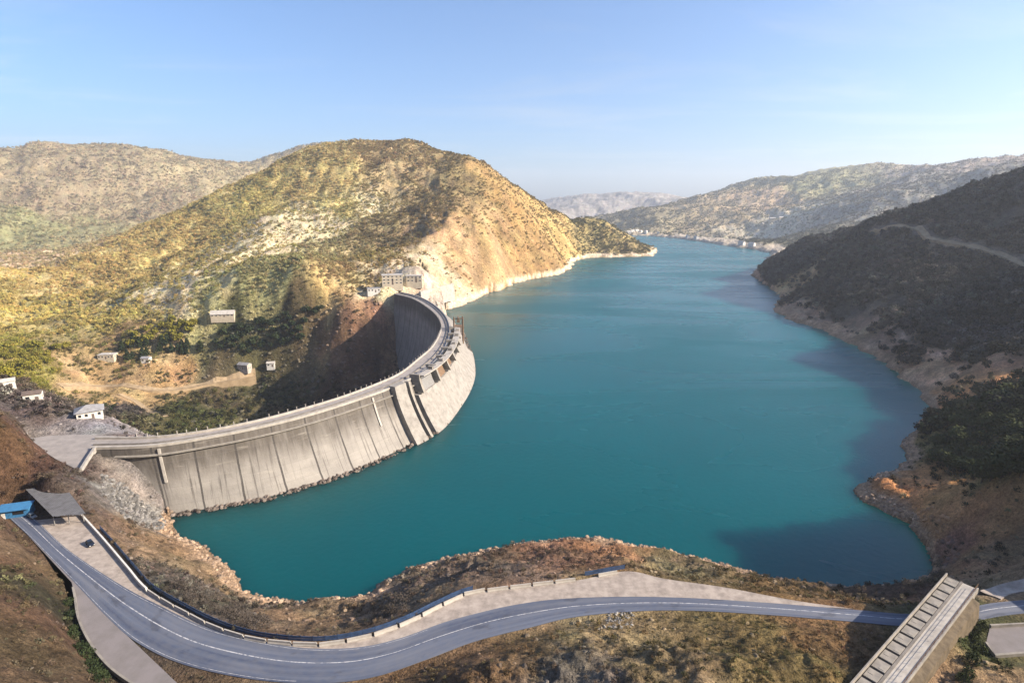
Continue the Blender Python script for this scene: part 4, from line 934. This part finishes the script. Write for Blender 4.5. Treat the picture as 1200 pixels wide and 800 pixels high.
# blue kiosk
kp = at(20, 603, 0); kz = empty("kiosk", kp, R(18), "bright blue sheet-metal kiosk at the far left end of the road", "kiosk")
bm = bmesh.new(); box(bm, (0, 0, 1.6), (9.5, 4.2, 3.2))
for k in range(24): box(bm, (-4.6 + k * .4, -2.12, 1.6), (.12, .06, 3.1))
bm_obj("wall", bm, M['blue'], kz)
bm = bmesh.new(); box(bm, (0, -.3, 3.42), (10.2, 5.4, .16), 0, 0, (R(7), 0, 0)); bm_obj("roof", bm, M['blue'], kz)
bm = bmesh.new(); box(bm, (1.5, -2.17, 1.8), (3.2, .1, 1.2)); bm_obj("hatch", bm, M['dark'], kz)
bm = bmesh.new(); box(bm, (-3, -2.17, 1.1), (1.1, .1, 2.1)); bm_obj("door", bm, M['white'], kz)

def make_car(label, paint, loc, rz):
    root = empty("parked_car", loc, rz, label, "car")
    prof = [(-2.05, .35), (-2.1, .75), (-1.95, .98), (-1.55, 1.02), (.75, 1.0), (1.75, .86), (2.08, .68), (2.1, .35)]
    bm = bmesh.new(); a = [bm.verts.new((x, -.84, z)) for x, z in prof]; b = [bm.verts.new((x, .84, z)) for x, z in prof]; n = len(prof)
    for k in range(n): bm.faces.new((a[k], a[(k + 1) % n], b[(k + 1) % n], b[k]))
    bm.faces.new(a); bm.faces.new(b)
    lo = [(-1.75, 1.0), (1.0, .97)]; up = [(-1.35, 1.46), (.25, 1.46)]
    v = {}
    for nm, ww, pts in (("l", .8, lo), ("u", .62, up)):
        for k, (x, z) in enumerate(pts):
            for s in (-1, 1): v[nm, k, s] = bm.verts.new((x, s * ww, z))
    bm.faces.new((v["u", 0, -1], v["u", 1, -1], v["u", 1, 1], v["u", 0, 1]))
    for s in (-1, 1): bm.faces.new((v["l", 0, s], v["l", 1, s], v["u", 1, s], v["u", 0, s]))
    for k in (0, 1): bm.faces.new((v["l", k, -1], v["l", k, 1], v["u", k, 1], v["u", k, -1]))
    bmesh.ops.recalc_face_normals(bm, faces=bm.faces); bmesh.ops.bevel(bm, geom=bm.edges[:], offset=.05, segments=2, affect='EDGES'); bm_obj("body", bm, paint, root)
    def pane(nm, pts):
        bm = bmesh.new(); bm.faces.new([bm.verts.new(p) for p in pts]); bmesh.ops.solidify(bm, geom=bm.faces[:], thickness=.02); bm_obj(nm, bm, M['glass'], root)
    pane("windscreen", [(.93, -.7, 1.06), (.93, .7, 1.06), (.36, .56, 1.43), (.36, -.56, 1.43)])
    pane("rear_window", [(-1.74, -.68, 1.08), (-1.74, .68, 1.08), (-1.42, .55, 1.42), (-1.42, -.55, 1.42)])
    for s in (-1, 1): pane("side_window", [(-1.5, s * .80, 1.07), (.72, s * .80, 1.07), (.16, s * .66, 1.41), (-1.2, s * .66, 1.41)])
    for x in (-1.3, 1.3):
        for s in (-1, 1):
            bm = bmesh.new(); cyl(bm, (x, s * .68, .32), (x, s * .88, .32), .33, n=18); wo_ = bm_obj("wheel", bm, M['tyre'], root)
            bm = bmesh.new(); cyl(bm, (x, s * .87, .32), (x, s * .90, .32), .19, n=14); bm_obj("rim", bm, M['steel'], wo_)
    for s in (-1, 1):
        bm = bmesh.new(); box(bm, (2.07, s * .6, .66), (.06, .36, .14)); bm_obj("headlight", bm, M['lamp'], root)
        bm = bmesh.new(); box(bm, (-2.07, s * .62, .8), (.06, .3, .16)); bm_obj("tail_light", bm, M['red'], root)
    return root
make_car("dark blue hatchback parked on the gravel beside the white roadside wall", M['car'], at(106, 638, .03), R(-38))
make_car("grey hatchback parked before the blue kiosk", M['car_grey'], at(38, 606, .03), R(-30))

# ------------------------------------------------------------------ plants
def crown_mesh(name, seed, n, leaf, shape, twig=False):
    """many leaf clumps spread through a lumpy crown of unit height, base at z = 0"""
    g = np.random.default_rng(seed); nl = 7
    lob = np.stack([g.uniform(-.26, .26, nl), g.uniform(-.26, .26, nl), g.uniform(.42, .80, nl)], 1); lr = g.uniform(.14, .26, nl)
    P = []
    while len(P) < n:
        if shape == 'cone':
            z = g.uniform(.08, 1) ** 1.0; rad = .30 * (1 - z) + .03; a = g.uniform(0, 6.283); q = rad * math.sqrt(g.uniform(.25, 1)) * (1 + .3 * math.sin(a * 3 + z * 20)); p = np.array([q * math.cos(a), q * math.sin(a), z])
        elif shape == 'bush':
            v = g.normal(size=3); v /= np.linalg.norm(v); p = v * np.array([.55, .55, .48]) * g.uniform(.5, 1.05); p[2] = abs(p[2]) * 1.6 + .03
        else:
            k = g.integers(nl); v = g.normal(size=3); v /= np.linalg.norm(v); p = lob[k] + v * lr[k] * g.uniform(.55, 1.1)
        P.append(p)
    P = np.array(P); V = []; Fc = []
    for p in P:
        nrm = np.array([p[0], p[1], (p[2] - .45)]) + g.normal(size=3) * .35; nrm /= np.linalg.norm(nrm) + 1e-9
        a = np.cross(nrm, g.normal(size=3)); a /= np.linalg.norm(a) + 1e-9; b = np.cross(nrm, a)
        s = leaf * g.uniform(.6, 1.35); s2 = s * (.28 if twig else g.uniform(.6, 1.0))
        if twig: a = a * .4 + nrm * .9; a /= np.linalg.norm(a)
        i = len(V); c = p + nrm * 0
        V += [c - a * s - b * s2 * .4, c - a * s * .1 - b * s2, c + a * s, c + b * s2 - a * s * .2]; Fc += [i, i + 1, i + 2, i + 3]
    return np_mesh(name, np.array(V), np.array(Fc), 4)
def trunk_mesh(name, seed, h=.5):
    g = random.Random(seed); bm = bmesh.new(); cyl(bm, (0, 0, -.06), (0, 0, h), .032, .016, 7)
    for k in range(5):
        a = g.uniform(0, 6.28); z = g.uniform(.22, h); r_ = g.uniform(.14, .26); cyl(bm, (0, 0, z), (r_ * math.cos(a), r_ * math.sin(a), z + g.uniform(.16, .3)), .013, .005, 5)
    me = bpy.data.meshes.new(name); bm.to_mesh(me); bm.free(); return me
FM = foliage_mat("scrub_foliage", None, None, True)
src = bpy.data.collections.new("plant_sources")
for k in range(4):                                            # bare and leafy far trees, shrubs
    for kind, args in (("tree", (90, .095, 'lobes')), ("shrub", (80, .10, 'bush')), ("bare", (150, .10, 'lobes'))):
        me = crown_mesh("%s_crown" % kind, 100 + k * 7 + len(kind), *args, twig=(kind == "bare"))
        me.materials.append(FM); o = bpy.data.objects.new("%s%s" % ("acb"[("tree", "bare", "shrub").index(kind)] , k), me); src.objects.link(o)
# alphabetical order in the collection: a0-3 tree, b0-3 shrub, c0-3 bare
def rock_mesh(seed):
    bm = bmesh.new(); bmesh.ops.create_icosphere(bm, subdivisions=2, radius=.5); g = np.random.default_rng(seed)
    for v in bm.verts:
        v.co = v.co * (1 + .55 * float(vnoise(np.array([v.co.x * 2.3 + seed * 5]), np.array([v.co.y * 2.3 + v.co.z * 1.9]), seed)[0])); v.co.z *= .7
    me = bpy.data.meshes.new("rock"); bm.to_mesh(me); bm.free(); return me
rsrc = bpy.data.collections.new("rock_sources")
for k in range(4):
    me = rock_mesh(k + 3); me.materials.append(FM); o = bpy.data.objects.new("r%d" % k, me); rsrc.objects.link(o)
def scatter(name, P, scl, var, tint, coll, label, cat):
    me = bpy.data.meshes.new(name); n = len(P); me.vertices.add(n); me.vertices.foreach_set("co", np.asarray(P, np.float32).ravel())
    a = me.attributes.new("scl", 'FLOAT', 'POINT'); a.data.foreach_set("value", np.asarray(scl, np.float32))
    a = me.attributes.new("yaw", 'FLOAT', 'POINT'); a.data.foreach_set("value", RNG.uniform(0, 6.283, n).astype(np.float32))
    a = me.attributes.new("pick", 'INT', 'POINT'); a.data.foreach_set("value", np.asarray(var, np.int32))
    a = me.attributes.new("tint", 'FLOAT_COLOR', 'POINT'); a.data.foreach_set("color", np.concatenate([tint, np.ones((n, 1))], 1).astype(np.float32).ravel())
    o = link(name, me); ng = bpy.data.node_groups.new(name, 'GeometryNodeTree')
    ng.interface.new_socket("Geometry", in_out='INPUT', socket_type='NodeSocketGeometry'); ng.interface.new_socket("Geometry", in_out='OUTPUT', socket_type='NodeSocketGeometry')
    N = ng.nodes; L = ng.links; gi_ = N.new("NodeGroupInput"); go = N.new("NodeGroupOutput"); ip = N.new("GeometryNodeInstanceOnPoints")
    ci = N.new("GeometryNodeCollectionInfo"); ci.inputs["Collection"].default_value = coll; ci.inputs["Separate Children"].default_value = True; ci.inputs["Reset Children"].default_value = True
    def attr(nm, ty): q = N.new("GeometryNodeInputNamedAttribute"); q.data_type = ty; q.inputs["Name"].default_value = nm; return q.outputs["Attribute"]
    cx = N.new("ShaderNodeCombineXYZ"); L.new(attr("yaw", 'FLOAT'), cx.inputs["Z"])
    L.new(gi_.outputs[0], ip.inputs["Points"]); L.new(ci.outputs[0], ip.inputs["Instance"]); ip.inputs["Pick Instance"].default_value = True
    L.new(attr("pick", 'INT'), ip.inputs["Instance Index"]); L.new(cx.outputs[0], ip.inputs["Rotation"]); L.new(attr("scl", 'FLOAT'), ip.inputs["Scale"]); L.new(ip.outputs[0], go.inputs[0])
    md = o.modifiers.new("plants", 'NODES'); md.node_group = ng
    return stuff(o, label, cat)
KEEP = np.ones(GX.shape); KEEP[in_lake | (d_flat < 1.2) | (d_cr < 9) | br_in] = 0; KEEP[d_sh < 1.5] = 0
for c_, w_ in TRACKS: KEEP[seg_dist(GX, GY, c_) < w_ * .5 + 3] = 0
def sample(n, r0, r1, a0, a1, gate, power=0.0):
    """random spots in a sector, kept by land-cover density"""
    u = RNG.uniform(R(a0), R(a1), n); q = RNG.uniform(0, 1, n)
    r = np.sqrt(r0 * r0 + q * (r1 * r1 - r0 * r0)); x = r * np.sin(u); y = r * np.cos(u)
    d = lookup(DENS, x, y) * (lookup(KEEP, x, y) > .98); cl = .5 + 1.1 * fbm(x / 55, y / 55, 3, 777) + .6 * fbm(x / 190, y / 190, 2, 779)
    ok = RNG.uniform(0, 1, n) < d * np.clip(gate + (cl - .5), .05, 1)
    x, y = x[ok], y[ok]; return x, y, lookup(H, x, y)
def tints(x, y, var=.35):
    t = 1.35 * np.stack([lookup(CV[..., k], x, y) for k in (3, 4, 5)], 1); n = len(x)
    t = t * np.clip(1 + (.35 * fbm(x / 80, y / 80, 3, 888)) + .2 * fbm(x / 22, y / 22, 2, 889), .45, 1.7)[:, None] * (1 + np.where(t.mean(1, keepdims=True) < .075, 1.7, .45) * var * RNG.normal(size=(n, 1)).clip(-1.5, 2.2)).clip(.25, 3); t[:, 0] *= 1 + .08 * RNG.normal(size=n).clip(-1.5, 1.5); t[:, 1] *= 1 + .05 * RNG.normal(size=n)
    return np.clip(t, .012, .6)
# woods on the hills
x1, y1, z1 = sample(330000, 400, 1750, -46, 46, 1.0); right_ = x1 > .33 * y1; s1 = 2.4 + 4.2 * RNG.uniform(0, 1, len(x1)) ** 2.2; s1 = s1 * np.where(right_, 1.8, 1.0); v1 = np.where(RNG.uniform(0, 1, len(x1)) < np.where(right_, .6, .2), RNG.integers(0, 4, len(x1)), RNG.integers(4, 12, len(x1)))
x2, y2, z2 = sample(170000, 1750, 4400, -46, 46, .85); s2 = RNG.uniform(4.5, 10, len(x2)); v2 = RNG.integers(0, 8, len(x2))
X_, Y_, Z_ = np.concatenate([x1, x2]), np.concatenate([y1, y2]), np.concatenate([z1, z2]); S_ = np.concatenate([s1, s2])
scatter("hillside_wood", np.stack([X_, Y_, Z_ - .08 * S_], 1), S_, np.concatenate([v1, v2]), tints(X_, Y_), src, "scrubby brown and olive woodland covering the hills round the lake", "woodland")
# low scrub on the near banks
x3, y3, z3 = sample(110000, 60, 480, -47, 47, .75); s3 = (.4 + 2.4 * RNG.uniform(0, 1, len(x3)) ** 1.8) * np.clip(np.hypot(x3, y3) / 220, .6, 1.5); v3 = np.where(RNG.uniform(0, 1, len(x3)) < .55, RNG.integers(8, 12, len(x3)), RNG.integers(4, 8, len(x3)))
scatter("bank_scrub", np.stack([x3, y3, z3 - .1 * s3], 1), s3, v3, tints(x3, y3, .4), src, "low dry brown scrub on the near banks and road cuttings", "scrub")
# loose stones along the near shore, under the dam and on the gorge side
def stones(n, r0, r1, a0, a1, cond, smin, smax):
    u = RNG.uniform(R(a0), R(a1), n); r = np.sqrt(RNG.uniform(r0 ** 2, r1 ** 2, n)); x = r * np.sin(u); y = r * np.cos(u); k = cond(x, y); x, y = x[k], y[k]
    return x, y, lookup(H, x, y), smin + (smax - smin) * RNG.uniform(0, 1, len(x)) ** 3
sa = stones(60000, 90, 420, -46, 46, lambda x, y: (lookup(d_sh, x, y) < 7) & (lookup(H, x, y) > WZ - .3), .4, 2.4)
sb = stones(40000, 90, 420, -46, 46, lambda x, y: (lookup(KEEP, x, y) > .98) & (lookup(DENS, x, y) > .02) & (RNG.uniform(0, 1, len(x)) < .12), .3, 1.7)
sc_ = stones(9000, 200, 800, -35, -5, lambda x, y: (lookup(H, x, y) < -8) & (lookup(slope, x, y) > .5) & (lookup(KEEP, x, y) > .98) & (lookup(d_sh, x, y) > 30), .8, 5)
x4, y4, z4, s4 = [np.concatenate(q) for q in zip(sa, sb, sc_)]
t4 = np.stack([lookup(G[..., k], x4, y4) for k in range(3)], 1) * RNG.uniform(.7, 1.5, (len(x4), 1)); t4 = t4 * .62 + .03
# rubble at the foot of the dam
fi_ = RNG.uniform(1, 90, 1500); ii = fi_.astype(int); ff = (fi_ - ii)[:, None]; q = dam_w[ii] * (1 - ff) + dam_w[ii + 1] * ff + outn[ii] * RNG.uniform(-1.5, 3.2, (1500, 1)); s5 = .5 + 2.4 * RNG.uniform(0, 1, 1500) ** 2.5; t5 = np.array([[.085, .07, .06]]) * RNG.uniform(.5, 2.0, (1500, 1))
# riprap on the near left abutment
def pxarea(n, poly):
    P = np.array(poly, float); out_ = []
    while len(out_) < n:
        a = np.array([RNG.uniform(P[:, 0].min(), P[:, 0].max()), RNG.uniform(P[:, 1].min(), P[:, 1].max())])
        if inside(a[:1], a[1:], P)[0]:
            h_ = hit(*a)
            if h_ is not None: out_.append(h_)
    return np.array(out_)
q6 = pxarea(900, [(118,555),(135,562),(165,585),(196,612),(188,622),(150,610),(118,580)]); s6 = .4 + 2.2 * RNG.uniform(0, 1, 900) ** 2.5; t6 = np.array([[.11, .105, .10]]) * RNG.uniform(.4, 1.5, (900, 1))
q7 = pxarea(120, [(715,718),(745,716),(740,735),(700,738)]); s7 = RNG.uniform(.25, .9, 120); t7 = np.array([[.2, .185, .165]]) * RNG.uniform(.5, 1.2, (120, 1))
PP = np.concatenate([np.stack([x4, y4, z4], 1), np.stack([q[:, 0], q[:, 1], np.full(1500, WZ) + .1], 1), q6, q7]); SS = np.concatenate([s4, s5, s6, s7]); TT_ = np.concatenate([t4, t5, t6, t7])
scatter("loose_stones", PP, SS, RNG.integers(0, 4, len(PP)), np.clip(TT_, .02, .6), rsrc, "loose broken stones on banks, shoreline and around the foot of the dam", "stones")

# single trees and bushes one can pick out
FOL = {'evergreen': foliage_mat("evergreen_foliage", (.018, .028, .010), (.065, .075, .026)), 'yellow': foliage_mat("yellow_green_foliage", (.12, .12, .018), (.26, .22, .04)),
       'dark': foliage_mat("dark_foliage", (.016, .026, .012), (.045, .06, .025)), 'grey': foliage_mat("grey_twigs", (.05, .042, .036), (.12, .10, .085)), 'olive': foliage_mat("olive_foliage", (.05, .05, .018), (.12, .11, .04))}
_tc = {}
def tree(name, kind, shape, p, h, label, group, cat="tree", wide=1.0, n=420, leaf=.062):
    k = RNG.integers(3); key = (kind, shape, int(k), n)
    if key not in _tc:
        cm = crown_mesh("crown", 900 + 13 * int(k) + len(shape), n, leaf, shape, twig=(kind == 'grey')); cm.materials.append(FOL[kind])
        tm = trunk_mesh("trunk", int(k) + 40, .5 if shape != 'bush' else .3); tm.materials.append(M['bark']); _tc[key] = (cm, tm)
    cm, tm = _tc[key]; root = empty(name, [p[0], p[1], p[2] - .05 * h], RNG.uniform(0, 6.28), label, cat, group); root.scale = (h * wide, h * wide, h)
    for nm, me in (("trunk", tm), ("crown", cm)):
        o = bpy.data.objects.new(nm, me); COL.objects.link(o); o.parent = root
    return root
def grove(pxs, name, kind, shape, h0, h1, label, group, cat="tree", wide=1.0, n=420, leaf=.062):
    for px, py in pxs:
        p = hit(px, py)
        if p is None or inside(p[:1], p[1:2], lake)[0] or lookup(d_flat, p[0], p[1]) < 1.2: continue
        tree(name, kind, shape, p, RNG.uniform(h0, h1), label, group, cat, wide, n, leaf)
def pxrand(poly, n, dmin):
    P = np.array(poly, float); o = []; c = 0
    while len(o) < n and c < 4000:
        c += 1; a = np.array([RNG.uniform(P[:, 0].min(), P[:, 0].max()), RNG.uniform(P[:, 1].min(), P[:, 1].max())])
        if inside(a[:1], a[1:], P)[0] and all(np.linalg.norm(a - b) > dmin for b in o): o.append(a)
    return [tuple(a) for a in sorted(o, key=lambda a: a[1])]
grove(pxrand([(1085,545),(1100,505),(1135,480),(1200,465),(1215,560),(1150,570)], 46, 9), "evergreen_tree", 'evergreen', 'lobes', 8, 12.5, "dark green bushy tree in the thick clump above the right-hand shore", "dark green trees above the right shore", wide=1.25, n=700, leaf=.055)
grove(pxrand([(0,420),(40,405),(95,410),(60,432),(5,447)], 16, 7), "broadleaf_tree", 'yellow', 'lobes', 9, 14, "yellow-green rounded tree in the sunlit row at the left edge of the valley", "yellow-green trees at the valley edge", wide=1.1)
grove(pxrand([(140,398),(215,372),(235,385),(205,402),(150,408)], 18, 6), "broadleaf_tree", 'yellow', 'lobes', 10, 15, "yellow-green tree in the sunlit belt between the cream building and the long shed", "yellow-green trees below the long shed", wide=1.1)
grove(pxrand([(142,412),(150,402),(220,404),(240,415),(150,423)], 20, 5), "evergreen_tree", 'dark', 'cone', 10, 15, "tall dark conifer in the shaded row beside the small white valley house", "dark conifers in the valley", wide=1.2)
grove(pxrand([(240,400),(330,370),(390,360),(340,410),(270,420)], 36, 7), "evergreen_tree", 'dark', 'lobes', 9, 14, "dark green tree on the shaded slope behind the valley houses", "dark trees on the shaded slope", wide=1.1)
grove(pxrand([(185,480),(260,455),(320,455),(300,480),(220,498)], 26, 8), "valley_bush", 'olive', 'bush', 4, 7, "olive green bush on the valley side behind the dam crest", "bushes behind the dam crest", cat="bush")
grove(pxrand([(78,700),(84,700),(100,755),(135,800),(112,800),(86,750)], 22, 6), "roadside_bush", 'dark', 'bush', 2.2, 3.8, "dark green bush in the hedge outside the lower left lay-by wall", "hedge bushes outside the lay-by wall", cat="bush")
grove(pxrand([(195,680),(250,705),(330,735),(300,738),(230,712)], 20, 7), "bare_shrub", 'grey', 'bush', 3, 5, "grey leafless shrub on the lake bank behind the navy fence", "grey leafless shrubs behind the navy fence", cat="shrub")
grove(pxrand([(430,725),(460,700),(500,690),(480,715),(440,735)], 10, 7), "bare_shrub", 'grey', 'bush', 2.5, 4.2, "grey leafless shrub on the rocky bank beside the middle of the barrier row", "grey shrubs on the middle bank", cat="shrub")
grove(pxrand([(1140,745),(1160,705),(1150,770),(1120,800),(1135,800)], 14, 7), "roadside_bush", 'evergreen', 'bush', 2, 3.4, "green bush on the bank just right of the concrete bridge", "green bushes beside the bridge", cat="bush")
grove(pxrand([(1050,690),(1100,655),(1115,668),(1095,685),(1060,700)], 12, 6), "bare_shrub", 'grey', 'bush', 2.5, 4.5, "brown leafless shrub by the lake corner at the far end of the bridge", "leafless shrubs at the lake corner", cat="shrub")
grove([(124,478),(129,483),(133,479)], "evergreen_tree", 'dark', 'lobes', 6, 8, "dark tree standing right beside the white grey-roofed house", "dark trees beside the white house")

# ------------------------------------------------------------------ far air
bm = bmesh.new(); box(bm, (0, 3500, 250), (19000, 21000, 1200))
hm = bpy.data.materials.new("haze_air"); hm.use_nodes = True; t = hm.node_tree; t.nodes.clear()
pv = t.nodes.new("ShaderNodeVolumePrincipled"); pv.inputs["Color"].default_value = (.80, .88, 1.0, 1); pv.inputs["Density"].default_value = HAZE = 0.000085; pv.inputs["Anisotropy"].default_value = .2
ou = t.nodes.new("ShaderNodeOutputMaterial"); t.links.new(pv.outputs[0], ou.inputs["Volume"])
hz = bm_obj("haze", bm, hm); hz['kind'] = 'stuff'
